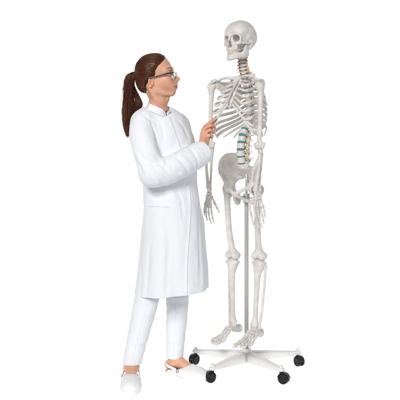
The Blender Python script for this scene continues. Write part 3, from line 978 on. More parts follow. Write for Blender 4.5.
def plain(name, c, rough, **k):
    m, nt, b = new_mat(name); b.inputs['Base Color'].default_value = (*c, 1); b.inputs['Roughness'].default_value = rough
    for a, v in k.items(): b.inputs[a.replace('_', ' ')].default_value = v
    return m
M['eye'] = plain('eye_white', (.72, .68, .65), .12)
M['iris'] = plain('iris_brown', (.035, .017, .009), .1)
m, nt, b = new_mat('lens_glass')
for n in list(nt.nodes):
    if n.type != 'OUTPUT_MATERIAL': nt.nodes.remove(n)
o_ = nt.nodes['Material Output']
tp = nt.nodes.new('ShaderNodeBsdfTransparent'); gl_ = nt.nodes.new('ShaderNodeBsdfGlossy'); gl_.inputs['Roughness'].default_value = .04
fr = nt.nodes.new('ShaderNodeFresnel'); fr.inputs['IOR'].default_value = 1.5
ms = nt.nodes.new('ShaderNodeMixShader')
nt.links.new(fr.outputs[0], ms.inputs['Fac']); nt.links.new(tp.outputs[0], ms.inputs[1]); nt.links.new(gl_.outputs[0], ms.inputs[2]); nt.links.new(ms.outputs[0], o_.inputs['Surface'])
M['lens'] = m

# ---- head in its own axes: u forward, v to her left (away from the lens), w up
HO = W(155, 74, 3.5)
HR = rot(6, 0, -7)
def H(p): return HO+(HR @ np.asarray(p, float).T).T
def head_prims():
    p = [ell((-.012, 0, .018), (.086, .070, .078), k=.01), ell((.030, 0, .024), (.048, .056, .052), k=.03)]
    p += [ell((.040, 0, -.040), (.049, .053, .060), k=.03), ell((.010, 0, -.05), (.05, .056, .045), k=.03)]
    for s in (1, -1):
        p += chain([(-.012, s*.052, -.050), (-.004, s*.051, -.076), (.040, s*.040, -.095), (.080, s*.014, -.1005)], [.0115, .0115, .0105, .0105], k=.015)
        p += [ell((.064, s*.036, -.028), (.021, .020, .020), k=.022), ell((.066, s*.025, -.050), (.025, .024, .028), k=.026)]
    p += [ell((.0850, 0, -.0950), (.0140, .019, .0130), k=.016), ell((.083, 0, -.063), (.0255, .031, .031), k=.020)]
    for s in (1, -1):
        p += chain([(.083, s*.006, .020), (.0775, s*.030, .023), (.059, s*.050, .012)], [.0075, .0075, .006], k=.016)
    for s in (1, -1):
        p += [ell((.0945, s*.0315, -.001), (.014, .0150, .0105), R=rot(0, 0, s*20), k=.012, op='-')]
        p += [ell((.0715, s*.031, -.0035), .0138, k=.006)]
        p += [ell((.086, s*.0350, -.0045), (.015, .0132, .0052), R=rot(0, 0, s*14), k=.0015, op='-')]
    p += chain([(.0835, 0, .006), (.0945, 0, -.009), (.1085, 0, -.0215)], [.0070, .0074, .0078], k=.010)
    p += chain([(.082, 0, -.003), (.0915, 0, -.018), (.0995, 0, -.031)], [.0095, .0120, .0132], k=.014)
    p += [ell((.1005, 0, -.0420), (.0090, .0115, .0090), k=.010)]
    p += [ell((.1164, 0, -.0264), (.0094, .0090, .0082), k=.011)]
    for s in (1, -1):
        p += [ell((.1045, s*.0112, -.0318), (.0100, .0064, .0074), k=.006), ell((.1112, s*.0055, -.0375), (.0060, .0034, .0036), k=.0015, op='-')]
    p += [fcap((.1065, 0, -.0520), (.1085, 0, -.0585), .008, .006, (1, 0, 0), .7, k=.007)]
    for s in (1, -1):
        p += chain([(.1078, s*.003, -.0588), (.1045, s*.012, -.0602), (.0940, s*.0255, -.0640)], [.0052, .0048, .0032], k=.004)
        p += chain([(.1055, 0, -.0692), (.1030, s*.010, -.0684), (.0940, s*.0245, -.0650)], [.0060, .0054, .0032], k=.004)
        p += chain([(.116, s*.0, -.0640), (.109, s*.012, -.0639), (.0965, s*.0275, -.0650)], [.0012, .0012, .0014], k=.002, op='-')
    # ears
    for s in (1, -1):
        Re = rot(s*12, 14, s*-14)
        c = np.array([-.0085, s*.0675, -.043])
        def E(a, b_, c_): return c+Re @ np.array([a*.87, s*b_, c_*.86])
        p += [ell(c, (.0130, .0045, .0215), R=Re, k=.004)]
        ring = [E(.010, .003, .006), E(.010, .005, .018), E(.001, .0065, .0255), E(-.0105, .007, .020), E(-.0145, .0065, .006), E(-.010, .0055, -.010)]
        p += chain(ring, [.0030, .0034, .0036, .0036, .0034, .0030], k=.003)
        p += chain([E(-.006, .004, .012), E(-.0075, .005, .0), E(-.002, .0045, -.011)], [.0028, .003, .0028], k=.003)
        p += [ell(E(.001, .002, -.0215), (.0078, .0042, .0088), R=Re, k=.005), ell(E(.0105, .0025, -.004), (.0042, .0040, .0065), R=Re, k=.004)]
        p += [ell(E(.0025, .0055, -.001), (.0065, .0050, .0088), R=Re, k=.003, op='-')]
    # neck
    p += chain([(-.010, 0, -.050), (.014, 0, -.120), (.009, 0, -.165), (.002, 0, -.21), (-.002, 0, -.26)], [.052, .0465, .0490, .050, .05], k=.018)
    for s in (1, -1):
        p += chain([(-.022, s*.052, -.062), (.012, s*.040, -.125), (.050, s*.014, -.178)], [.010, .0095, .008], k=.016)
    p += [ell((.060, 0, -.125), (.010, .012, .014), k=.016)]
    return p
hv, hf = sculpt(head_prims(), .0016, 2)
lipm = np.zeros(len(hv))
d = np.sqrt(((hv[:, 0]-.1045)/.017)**2+(hv[:, 1]/.0260)**2+((hv[:, 2]+.0640)/.0100)**2)
lipm = np.clip((1.12-d)/.22, 0, 1)*.8

def gauss(c, r): return np.exp(-(((hv[:, 0]-c[0])/r)**2+((np.abs(hv[:, 1])-c[1])/r)**2+((hv[:, 2]-c[2])/r)**2))
blm = .42*gauss((.066, .042, -.040), .022)+.35*gauss((.114, 0, -.028), .012)+.40*gauss((-.010, .068, -.043), .020)
blm += .18*np.clip(snoise(hv[:, 0]*160, hv[:, 1]*160, hv[:, 2]*160, 77, 3), 0, 1)
blm = np.clip(blm, 0, .6)
# ---- hand
def hand_prims():
    wr = W(202.6, 145.5, 3.405)
    mc = [W(204.6, 127.2, 3.455), W(203.2, 129.6, 3.437), W(203.0, 133.2, 3.423), W(203.8, 137.4, 3.413)]
    fg = [[mc[0], W(210.3, 122.4, 3.474), W(213.4, 120.0, 3.478), W(215.6, 118.7, 3.477)],
          [mc[1], W(210.6, 125.6, 3.448), W(214.2, 126.0, 3.464), W(214.9, 128.0, 3.477)],
          [mc[2], W(210.2, 130.2, 3.430), W(213.6, 130.8, 3.447), W(213.6, 132.8, 3.462)],
          [mc[3], W(209.4, 135.4, 3.418), W(212.2, 135.8, 3.432), W(212.2, 137.4, 3.446)]]
    p = []
    rr = [(.0098, .0084, .0076, .0066), (.0100, .0088, .0078, .0068), (.0096, .0084, .0074, .0064), (.0086, .0074, .0066, .0058)]
    w4 = [wr+np.array([.004, .012, .004]), wr+np.array([.002, .006, .002]), wr+np.array([.0, -.002, .0]), wr+np.array([.002, -.008, -.002])]
    for i in range(4):
        p += chain([w4[i], (w4[i]+mc[i])/2+np.array([-.0035, -.002, .002]), mc[i]], [.0145, .0120, .0102], k=.008)
    p += [ell((wr+mc[1]+mc[2])/3+np.array([.010, .006, -.002]), (.020, .016, .028), k=.012)]
    for i in range(4):
        f = fg[i]
        for j in range(3):
            p.append(cap(f[j], f[j+1], rr[i][j], rr[i][j+1], k=.0022))
        p.append(ell(f[1], rr[i][1]*1.07, k=.003))
    th = [wr+np.array([.016, .018, .010]), W(208.6, 134.5, 3.466), W(211.6, 126.8, 3.489), W(214.2, 121.2, 3.492)]
    p += [cap(th[0], th[1], .0150, .0115, k=.010), cap(th[1], th[2], .0105, .0090, k=.003), cap(th[2], th[3], .0092, .0068, k=.002)]
    fa = W(194, 153.5, 3.380)
    p += [fcap(fa, wr, .030, .0265, (.35, -.8, .5), .78, k=.014)]
    return p
nv, nf = sculpt(hand_prims(), .0012, 2)

nails = Acc()
for tip, prev, nrm in ((W(215.3, 118.7, 3.477), W(213.4, 120.0, 3.478), (-.35, -.55, .75)), (W(214.8, 127.4, 3.4745), W(214.2, 126.0, 3.464), (.75, -.45, .45))):
    nrm = np.array(nrm); ax = tip-prev; ax /= np.linalg.norm(ax); nrm -= ax*np.dot(nrm, ax); nrm /= np.linalg.norm(nrm); sd = np.cross(nrm, ax)
    R_n = np.stack([ax, sd, nrm], 1)
    Vn, Fn = lathe([(max(math.sin(a_), 1e-4), math.cos(a_)) for a_ in np.linspace(0, math.pi, 12)], 16)
    nails.add(((R_n @ (np.asarray(Vn)*np.array([.0052, .0040, .0012])).T).T+tip-ax*.0005+nrm*.0060, Fn))
# ---- shins and feet
AK1 = W(131.4, 366.5, 3.45); AK2 = W(175.3, 360.5, 3.565)
D1 = np.array([.07, -1, 0.]); D1 /= np.linalg.norm(D1)
D2 = np.array([.84, -.54, 0.]); D2 /= np.linalg.norm(D2)
def leg_prims(ak, knee, d):
    side = np.array([-d[1], d[0], 0])
    g = np.array([ak[0], ak[1], 0])
    p = chain([knee, ak+(knee-ak)*.45, ak+(knee-ak)*.12, ak+np.array([0, 0, -.005])], [.042, .036, .0290, .031], k=.01)
    p += [ell(ak+side*.030+np.array([0, 0, -.004]), .0095, k=.012), ell(ak-side*.030+np.array([0, 0, -.008]), .0095, k=.012)]
    p += [cap(ak-d*.018+np.array([0, 0, -.01]), g-d*.034+np.array([0, 0, .058]), .026, .0265, k=.02)]
    p += [cap(ak+d*.01, g+d*.11+np.array([0, 0, .045]), .032, .022, k=.02)]
    return p
KN1 = W(142.8, 312, 3.448); KN2 = W(176.5, 312, 3.58)
lv, lf = sculpt(leg_prims(AK1, KN1, D1)+leg_prims(AK2, KN2, D2), .003, 2)
# ---- torso and arms under the clothes
HIP1 = W(157, 232, 3.48); HIP2 = W(180, 232, 3.56)
ELB = W(156, 174, 3.33); SHO = W(144, 124, 3.43)
tp_ = chain([W(157, 112, 3.5), W(160, 140, 3.5), W(168, 180, 3.5), W(168, 215, 3.5), W(167, 238, 3.5)], [.040, .058, .055, .06, .06], k=.02)
tp_ += chain([W(150, 122, 3.47), SHO+np.array([.0, .0, -.03]), ELB], [.034, .030, .028], k=.02)+chain([ELB, W(194, 153.5, 3.38)], [.034, .027], k=.01)
tp_ += chain([HIP1, KN1], [.045, .038], k=.02)+chain([HIP2, KN2], [.045, .038], k=.02)
tv, tf = sculpt(tp_, .008, 1)
V = np.concatenate([H(hv), nv, lv, tv]); o1 = len(hv); o2 = o1+len(nv); o3 = o2+len(lv)
F = np.concatenate([hf, nf+o1, lf+o2, tf+o3])
bme = mesh_data('body', V, F)
at = bme.attributes.new('lip', 'FLOAT', 'POINT'); a_ = np.zeros(len(bme.vertices), np.float32); a_[:o1] = lipm; at.data.foreach_set('value', a_)
at = bme.attributes.new('blush', 'FLOAT', 'POINT'); a_ = np.zeros(len(bme.vertices), np.float32); a_[:o1] = blm
a_[o1:o2] = .30*np.clip(snoise(nv[:, 0]*190, nv[:, 1]*190, nv[:, 2]*190, 78, 2), 0, 1); at.data.foreach_set('value', a_)
body = obj('body', bme, M['skin'], person)

M['nail'] = plain('fingernail', (.74, .46, .38), .22)
for i_ in range(len(nails.V)):
    A = Acc(); n0 = sum(len(v_) for v_ in nails.V[:i_]); n1 = n0+len(nails.V[i_])
    A.add((nails.V[i_], [[q-n0 for q in f_] for f_ in nails.F if n0 <= f_[0] < n1])); A.build('fingernail', M['nail'], person)
# ---- eyes, brows
for s in (1, -1):
    A = Acc()
    c = np.array([.0715, s*.031, -.0035])
    prof = [(max(.0126*math.sin(a_), .0001), .0126*math.cos(a_)) for a_ in np.linspace(0, math.pi, 22)]
    Vq, Fq = lathe(prof, 24, 'x')
    Vq = np.asarray(Vq)
    A.add((H(Vq+c), Fq))
    e = A.build('eye', M['eye'], person)
    B = Acc()
    pr = [(max(.01275*math.sin(a_), .0001), .01275*math.cos(a_)) for a_ in np.linspace(0, .48, 8)]
    Vq, Fq = lathe(pr, 20, 'x'); Vq = np.asarray(Vq)*np.array([-1, 1, 1]) if np.mean(np.asarray(Vq)[:, 0]) < 0 else np.asarray(Vq)
    B.add((H(Vq+c), Fq)); B.build('iris', M['iris'], e)
for s in (1, -1):
    B = Acc()
    for i in range(26):
        a_ = -.85+1.7*i/25
        c = np.array([.0715, s*.031, -.0035])
        d0 = np.array([math.cos(a_), s*(.12+math.sin(a_)), .36]); d0 /= np.linalg.norm(d0)
        d1 = np.array([math.cos(a_), s*(.12+math.sin(a_)*1.1), .02]); d1 /= np.linalg.norm(d1)
        q0 = c+d0*.0136; q1 = q0+d1*.0045+np.array([0, 0, .0002]); q2 = q0+d1*.0072+np.array([0, 0, .0024])
        VF = sweep([q0, q1, q2], np.array([.00042, .00034, .0001]), seg=4); B.add((H(np.asarray(VF[0])), VF[1]))
    VF = sweep(catmull([c+.0137*np.array([math.cos(a_), s*(.12+math.sin(a_)), .34])/math.sqrt(math.cos(a_)**2+(.12+math.sin(a_))**2+.34**2) for a_ in np.linspace(-.85, .85, 7)], 20), .0006, seg=5); B.add((H(np.asarray(VF[0])), VF[1]))
    B.build('eyelashes', M['frame'], person)
bvh_head = BVHTree.FromPolygons([tuple(v) for v in hv], [tuple(f) for f in hf])
def strands_mesh(lines, radii, name, mat, parent, seg=4, vals=None):
    A = Acc(); val = []
    for i, (ln, r) in enumerate(zip(lines, radii)):
        VF = sweep(ln, r, seg=seg); A.add(VF); val += [vals[i]]*len(VF[0])
    o = A.build(name, mat, parent)
    at = o.data.attributes.new('strand', 'FLOAT', 'POINT')
    at.data.foreach_set('value', np.array(val[:len(o.data.vertices)], np.float32))
    return o
for s in (1, -1):
    lines = []; rad = []; vals = []
    for i in range(120):
        t = rng.uniform(0, 1)
        c = catmull([(.088, s*.012, .0215), (.083, s*.030, .0265), (.066, s*.050, .0200)], 21)[int(t*20)]+np.array([0, 0, rng.uniform(-.0013, .0013)])
        hit = bvh_head.find_nearest(Vector(c))[0]
        c = np.array(hit)
        dr = np.array([-.35, s*.75, .32])*.0075
        lines.append(np.array([c, c+dr*.5+np.array([.0010, 0, .0004]), c+dr])); rad.append(np.array([.00022, .00028, .00010])); vals.append(rng.uniform(.5, 1.0))
    strands_mesh([l if True else l for l in [H(q) for q in lines]], rad, 'eyebrow', M['hair'], person, 4, vals)

# ---- hair drawn back to the tie
TIE = np.array([-.100, 0., .000])
Lw = np.array([-.16, -.105, -.07, -.045, -.030, -.012, .02, .045, .072, .10, .14])
Lu = np.array([-.075, -.050, -.034, -.028, -.012, .012, .034, .048, .060, .076, .08])
def hair_cut(X, Y, Z):
    l = np.interp(Z, Lw, Lu).astype(np.float32)
    edge = l+.0025*np.sin(Z*310)+.0018*np.sin(Y*260+Z*90)-np.maximum(np.abs(Y)-.03, 0)*.04
    return (X-edge)*.75
def hair_thin(X, Y, Z):
    l = np.interp(Z, Lw, Lu).astype(np.float32)
    return np.clip(1-(l-X)/.030, 0, 1)*.0055
hp_ = [ell((-.017, 0, .012), (.0835, .0765, .0880), k=.01), ell((-.040, 0, -.040), (.052, .060, .062), k=.03), ell((.022, 0, .046), (.050, .060, .048), k=.03)]
hp_ += [('~', hair_thin, np.full(3, -.3), np.full(3, .3), .001), ('&', hair_cut, np.full(3, -9.), np.full(3, 9.), .003)]
gv, gf = sculpt(hp_, .0018, 2)
ga = H(gv)
hme = mesh_data('hair', ga, gf)
hair = obj('hair', hme, M['hair'], person)
# streaks that converge on the tie
def streak(v):
    d = v-TIE; n = d/(np.linalg.norm(d, axis=1)[:, None]+1e-6)
    a = np.arctan2(n[:, 1], n[:, 2]+.0001)
    return np.clip(.35+.16*np.sin(a*37+3*np.sin(a*5))+.12*np.sin(a*91+1.7), 0, 1)
at = hme.attributes.new('strand', 'FLOAT', 'POINT'); at.data.foreach_set('value', streak(gv)[:len(hme.vertices)].astype(np.float32))
bvh_hair = BVHTree.FromPolygons([tuple(v) for v in gv], [tuple(f) for f in gf])
lines = []; rad = []; vals = []
ed = np.interp(gv[:, 2], Lw, Lu)-gv[:, 0]
front = np.where((ed < .014) & (gv[:, 1] < .09))[0]
anyw = np.arange(len(gv))
for i in range(1500):
    st = gv[rng.choice(front if i < 900 else anyw)]
    if np.linalg.norm(st-TIE) < .03: continue
    n = 12; ln = []
    ten = TIE+np.array([.006, rng.uniform(-.010, .010), rng.uniform(-.010, .010)])
    off = rng.uniform(-.0002, .0010)
    ctr = np.array([-.012, 0, .0])
    for t in np.linspace(0, 1, n):
        q = st*(1-t)+ten*t
        b_ = (q-ctr); q = ctr+b_/np.linalg.norm(b_)*.085
        h_, nn, _, _ = bvh_hair.find_nearest(Vector(q))
        ln.append(np.array(h_)+np.array(nn)*off)
    ln = np.array(ln)
    lines.append(H(ln)); r0 = rng.uniform(.00045, .0009)
    rad.append(r0*np.interp(np.linspace(0, 1, n), [0, .12, .9, 1], [.25, 1, 1, .8])); vals.append(np.clip(rng.normal(.42, .22), 0, 1))
edh = np.interp(hv[:, 2], Lw, Lu)-hv[:, 0]
fz = np.where((edh < .001) & (edh > -.0065) & (hv[:, 2] > -.045) & (np.abs(hv[:, 1]) < .075))[0]
for i in range(420):
    k_ = rng.choice(fz); st = hv[k_]
    nrm = st-np.array([0, 0, 0.]); nrm /= np.linalg.norm(nrm)
    bk = TIE-st; bk /= np.linalg.norm(bk); L_ = rng.uniform(.014, .026)
    ln = []
    for t in np.linspace(0, 1, 6):
        q = st+bk*L_*t
        hh_ = bvh_hair.find_nearest(Vector(q)); h2 = bvh_head.find_nearest(Vector(q))
        b0 = np.array(h2[0])+np.array(h2[1])*.0003; b1 = np.array(hh_[0])+np.array(hh_[1])*.0006
        u = min(1, t*1.5); ln.append(b0*(1-u)+b1*u)
    lines.append(H(np.array(ln))); rad.append(.00048*np.array([.15, .6, .9, 1, 1, .8])); vals.append(np.clip(rng.normal(.4, .2), 0, 1))
for i in range(130):                                   # flyaways that lift off the head
    st = gv[rng.integers(len(gv))]; h_ = np.array(bvh_hair.find_nearest(Vector(st))[1])
    bk = TIE-st; bk /= np.linalg.norm(bk)+1e-6; L_ = rng.uniform(.012, .035); lift = rng.uniform(.001, .0055)
    if np.linalg.norm(TIE-st) < .05: continue
    jit = rng.normal(size=3)*.15; d_ = bk+jit; ln = []
    for t in np.linspace(0, 1, 7):
        q = st+d_*L_*t; f_ = bvh_hair.find_nearest(Vector(q))
        ln.append(np.array(f_[0])+np.array(f_[1])*lift*math.sin(math.pi*min(t*.8+.03, 1)))
    lines.append(H(np.array(ln))); rad.append(.00028*np.array([.4, 1, 1, 1, .9, .7, .3])); vals.append(rng.uniform(.3, .9))
strands_mesh(lines, rad, 'hair_strands', M['hair'], hair, 4, vals)
# ponytail
tail_pts = [HO+HR @ (TIE+np.array([.010, 0, .0])), HO+HR @ (TIE+np.array([-.006, 0, .004]))]+[W(131.2, 76.0, 3.512), W(128.6, 84, 3.52), W(128.6, 96, 3.53), W(128.8, 108, 3.535), W(128.2, 121, 3.535), W(127.6, 131, 3.53), W(127.4, 140, 3.525)]
spine_t = catmull(tail_pts, 40)
wid = np.interp(np.linspace(0, 1, 40), [0, .10, .2, .35, .5, .68, .85, 1], [.010, .0085, .017, .024, .028, .026, .017, .006])
A = Acc(); A.add(sweep(spine_t[3:38], wid[3:38]*.80, seg=16)); core = A.build('ponytail', M['tail'], hair)
at = core.data.attributes.new('strand', 'FLOAT', 'POINT'); at.data.foreach_set('value', (.3+.25*np.sin(np.arange(len(core.data.vertices))*2.4)).astype(np.float32))
lines = []; rad = []; vals = []
for i in range(620):
    a_ = rng.uniform(0, 2*math.pi); q = rng.uniform(.55, 1.0)**.5
    if rng.uniform() < .12: q *= rng.uniform(1.1, 1.4)
    j0 = rng.integers(2, 5); j1 = int(rng.uniform(29, 40))
    ph = rng.uniform(0, 6.28); amp = rng.uniform(.0008, .0036)
    ln = []
    for j in range(j0, j1):
        t = j/39
        aa = a_+.5*math.sin(t*4+ph)*.4
        ww = .0042*math.sin(t*11+1+a_*.7)*min(1, t*3)
        ln.append(spine_t[j]+np.array([math.cos(aa)*q*wid[j]*(1+.10*math.sin(t*9+2*a_))+amp*math.sin(t*17+ph)+ww, math.sin(aa)*q*wid[j]*.9, amp*math.cos(t*13+ph)]))
    if len(ln) < 5: continue
    n = len(ln); r0 = rng.uniform(.0005, .0011)
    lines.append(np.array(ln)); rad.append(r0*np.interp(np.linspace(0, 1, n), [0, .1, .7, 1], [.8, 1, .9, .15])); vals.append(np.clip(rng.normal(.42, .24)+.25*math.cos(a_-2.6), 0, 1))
# the lock that falls forward behind the neck
lock = catmull([W(132.0, 78, 3.515), W(133.6, 88, 3.535), W(137.2, 97, 3.545), W(139.2, 104, 3.545), W(136.6, 112, 3.545), W(132, 122, 3.54), W(129, 131, 3.535)], 30)
for i in range(260):
    a_ = rng.uniform(0, 2*math.pi); q = rng.uniform(0, 1)**.5
    ph = rng.uniform(0, 6.28); j1 = int(rng.uniform(20, 30)); ln = []
    for j in range(0, j1):
        t = j/29; w_ = np.interp(t, [0, .3, .55, .8, 1], [.004, .013, .018, .014, .006])
        ln.append(lock[j]+np.array([math.cos(a_)*q*w_+.0015*math.sin(t*15+ph), math.sin(a_)*q*w_, .001*math.cos(t*12+ph)]))
    n = len(ln); r0 = rng.uniform(.0005, .0011)
    lines.append(np.array(ln)); rad.append(r0*np.interp(np.linspace(0, 1, n), [0, .1, .7, 1], [.6, 1, .9, .15])); vals.append(np.clip(rng.normal(.25, .16), 0, 1))
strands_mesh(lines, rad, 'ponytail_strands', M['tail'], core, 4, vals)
# loose wisps
A = Acc()
tq = H(np.array([TIE+np.array([-.004, 0, .001])]))[0]
tdir = HR @ np.array([-1, 0, .12]); 
ringp = []
e1 = np.cross(tdir, (0, 1, 0)); e1 /= np.linalg.norm(e1); e2 = np.cross(tdir, e1); e2 /= np.linalg.norm(e2)
for a_ in np.linspace(0, 2*math.pi, 25): ringp.append(tq+(e1*math.cos(a_)+e2*math.sin(a_))*.0112)
A.add(sweep(ringp, .0042, seg=8, up=tuple(tdir))); A.build('hair_tie', M['frame'], hair)

# ---- glasses
gA = Acc()
for s in (1, -1):
    gA.add(sweep(catmull([(.0855, s*.0665, .0005), (.060, s*.0715, -.004), (.015, s*.0755, -.0145), (-.020, s*.0765, -.0235)], 24), .0013, np.linspace(.0046, .0028, 24), up=(0, 0, 1), seg=10))
    gA.add(sweep(catmull([(-.020, s*.0765, -.0235), (-.036, s*.075, -.034), (-.042, s*.073, -.048)], 10), .0015, np.linspace(.0026, .0020, 10), up=(1, 0, .5), seg=8))
    gA.add(sweep(catmull([(.0845, s*.0670, .0005), (.0920, s*.0640, .0018), (.1000, s*.047, .0050), (.1035, s*.028, .0055), (.1030, s*.011, .0012)], 24), .0014, np.interp(np.linspace(0, 1, 24), [0, .2, 1], [.0046, .0036, .0018]), up=(0, 0, 1), seg=10))
gA.add(sweep(catmull([(.1030, -.011, .0012), (.1055, 0, .0042), (.1030, .011, .0012)], 12), .0016, seg=8))
gA2 = Acc()
for V_, F_ in [(np.concatenate(gA.V), gA.F)]: gA2.add((H(V_), F_))
specs = gA2.build('glasses', M['frame'], person)
for s in (1, -1):
    top = catmull([(.0925, s*.0625, .0010), (.1000, s*.047, .0042), (.1035, s*.028, .0047), (.1030, s*.0115, .0010)], 14)
    bot = catmull([(.0905, s*.0600, -.018), (.0960, s*.047, -.0285), (.0995, s*.028, -.0300), (.1010, s*.0125, -.018)], 14)
    Vl = []
    for off in (0, .0012):
        for k in range(7):
            t = k/6
            for i in range(14):
                q = top[i]*(1-t)+bot[i]*t
                Vl.append(q+np.array([off+.003*math.sin(math.pi*t), 0, 0]))
    Fl = []
    for l_ in (0, 1):
        for k in range(6):
            for i in range(13):
                a0 = l_*98+k*14+i
                f_ = [a0, a0+1, a0+15, a0+14]
                Fl.append(f_ if l_ else f_[::-1])
    A = Acc(); A.add((H(np.array(Vl)), Fl)); A.build('lens', M['lens'], specs)
    B = Acc(); B.add((H(sweep(bot+np.array([.0006, 0, 0]), .0007, seg=6)[0]), sweep(bot, .0007, seg=6)[1])); B.build('lower_rim', M['frame'], specs)

# ------------------------------------------------------------------ lab coat
PHI = math.radians(24)
SL = [(104, 146, 168.5, .052), (108, 143, 173, .060), (112, 139.5, 180.5, .078), (117, 136.5, 186.5, .095), (125, 134.5, 190, .112), (140, 134.5, 195, .126), (160, 139, 197, .126), (182, 143, 197, .122),
      (205, 143.5, 200, .134), (235, 141.5, 205, .148), (270, 138.5, 208, .162), (300, 135.5, 209.5, .172), (330, 133, 211, .178)]
zs, cxs, as_, bs = [], [], [], []
for y, l, r, b in SL:
    q = W((l+r)/2, y, 3.5); hw = (r-l)/2*3.5/FPX
    zs.append(q[2]); cxs.append(q[0]); bs.append(b); as_.append(math.sqrt(max(hw**2-(b*math.sin(PHI))**2, 1e-5))/math.cos(PHI))
zs = np.array(zs)[::-1]; cxs = np.array(cxs)[::-1]; as_ = np.array(as_)[::-1]; bs = np.array(bs)[::-1]
def smooth_interp(z, arr):
    return sum(np.interp(z+d, zs, arr) for d in (-.02, -.01, 0, .01, .02))/5
cP, sP = math.cos(PHI), math.sin(PHI)
def loft(shrink=0.):
    def f(X, Y, Z):
        z1 = Z.ravel()
        cx = smooth_interp(z1, cxs).reshape(Z.shape); a = smooth_interp(z1, as_).reshape(Z.shape)-shrink; b = smooth_interp(z1, bs).reshape(Z.shape)-shrink
        x = X-cx; y = Y
        u = x*cP+y*sP; v = -x*sP+y*cP
        th = np.arctan2(v, u)
        # soft drapes that open towards the hem
        dr = np.clip((.92-Z)/.5, 0, 1)
        fold = dr*(.0075*np.sin(th*5+.6+Z*1.2)+.004*np.sin(th*9+2+Z*2.5))
        k0 = np.sqrt((u/a)**2+(v/b)**2); k1 = np.sqrt((u/a**2)**2+(v/b**2)**2)+1e-9
        return k0*(k0-1)/k1-fold
    return f
lo_c = np.array([-.20, -.32, .38]); hi_c = np.array([.30, .30, 1.42])
sl_pts = [W(143, 123.0, 3.43), W(142.0, 133, 3.388), W(146.2, 153, 3.347), W(152.0, 174.2, 3.322), W(165, 171.5, 3.335), W(178, 165.6, 3.352), W(192, 158.4, 3.387), W(204.0, 151.3, 3.425)]
sl_r = [.057, .0625, .0605, .0585, .0640, .0655, .0630, .0600]
fa_dir = sl_pts[-1]-sl_pts[-2]; fa_dir /= np.linalg.norm(fa_dir)
def sleeve():
    p = chain([W(153, 112.5, 3.48), W(147.5, 117.5, 3.455), W(143.5, 122.0, 3.43)], [.040, .050, .056], k=.035)
    p += chain(sl_pts[:4], sl_r[:4], k=.03)+chain(sl_pts[3:], sl_r[3:], k=.022)
    p += chain([W(177.5, 124.5, 3.58), W(181, 148, 3.635), W(183, 175, 3.645), W(189, 205, 3.60), W(192, 222, 3.56)], [.056, .055, .054, .050, .05], k=.045)
    return p
u_ = fa_dir; v_ = np.cross(u_, (0, 0, 1)); v_ /= np.linalg.norm(v_); w_ = np.cross(u_, v_)
RC = np.stack([u_, v_, w_], 1)
cuff = sl_pts[-1]+fa_dir*.004
def cuff_end(X, Y, Z):
    a = (X-cuff[0])*u_[0]+(Y-cuff[1])*u_[1]+(Z-cuff[2])*u_[2]
    r = np.sqrt(np.maximum((X-cuff[0])**2+(Y-cuff[1])**2+(Z-cuff[2])**2-a*a, 0))
    return np.maximum(-a, r-.072)
cut = [('-', lambda X, Y, Z: np.maximum(cuff_end(X, Y, Z), (X-cuff[0])*u_[0]+(Y-cuff[1])*u_[1]+(Z-cuff[2])*u_[2]-.1), cuff-.15, cuff+.15, .004), cap(cuff-fa_dir*.035, cuff+fa_dir*.05, .0525, .0555, k=.006, op='-')]
z_h = .430
hem = ('&', lambda X, Y, Z: (z_h+.028*(X+.13)/.36)-Z+0*Y, np.full(3, -9.), np.full(3, 9.), .003)
NC = W(157.5, 112.6, 3.505)
topcut = ('-', lambda X, Y, Z: np.maximum(-((Z-NC[2])+.40*(X-NC[0])-.14*(Y-NC[1]))*.92, np.sqrt((X-NC[0]-.005)**2+(Y-NC[1]+.027)**2)-.0765), NC-.12, NC+np.array([.12, .12, .3]), .006)
big = (np.full(3, -.6), np.array([.6, .6, 1.5]))
coat0 = [('+', loft(), big[0], big[1], .01)]+sleeve()+cut+[topcut, hem]
V0, F0 = sculpt(coat0, .008, 1, lo_c, hi_c)
bv0 = BVHTree.FromPolygons([tuple(v) for v in V0], [tuple(f) for f in F0])
CAMP = Vector((0, 0, CAMZ))
def project(bv, px, py, off=0.):
    dr = Vector(P(px, py, 1.0)-np.array([0, 0, CAMZ])).normalized()
    h_, n_, _, _ = bv.ray_cast(CAMP-Vector(R0), dr)
    if h_ is None: return None
    return np.array(h_)+np.array(n_)*off
def bump(pts, amp, wd):
    """a soft groove (amp > 0) or ridge (amp < 0) along a line on the cloth"""
    q = [project(bv0, *p_) for p_ in pts]; q = np.array([x for x in q if x is not None])
    q = catmull(q, len(q)*4)
    t = np.linspace(0, 1, len(q)); am = amp*np.sin(np.pi*(.06+.88*t))
    def f(X, Y, Z):
        d2 = None
        for i in range(len(q)-1):
            a = q[i]; ba = q[i+1]-a; L2 = ba@ba+1e-12
            tt = np.clip(((X-a[0])*ba[0]+(Y-a[1])*ba[1]+(Z-a[2])*ba[2])/L2, 0, 1)
            dd = (X-a[0]-tt*ba[0])**2+(Y-a[1]-tt*ba[1])**2+(Z-a[2]-tt*ba[2])**2
            e = am[i]*np.exp(-dd/(wd*wd))
            d2 = e if d2 is None else (np.maximum(d2, e) if amp > 0 else np.minimum(d2, e))
        return d2
    return [('~', f, q.min(axis=0)-2.2*wd, q.max(axis=0)+2.2*wd, .001)]
def crease(pts, r, k): return bump(pts, r*1.25, max(r*1.3, k*.42))
def ridge(pts, r, k): return bump(pts, -r*.62, k*.62)
det = []
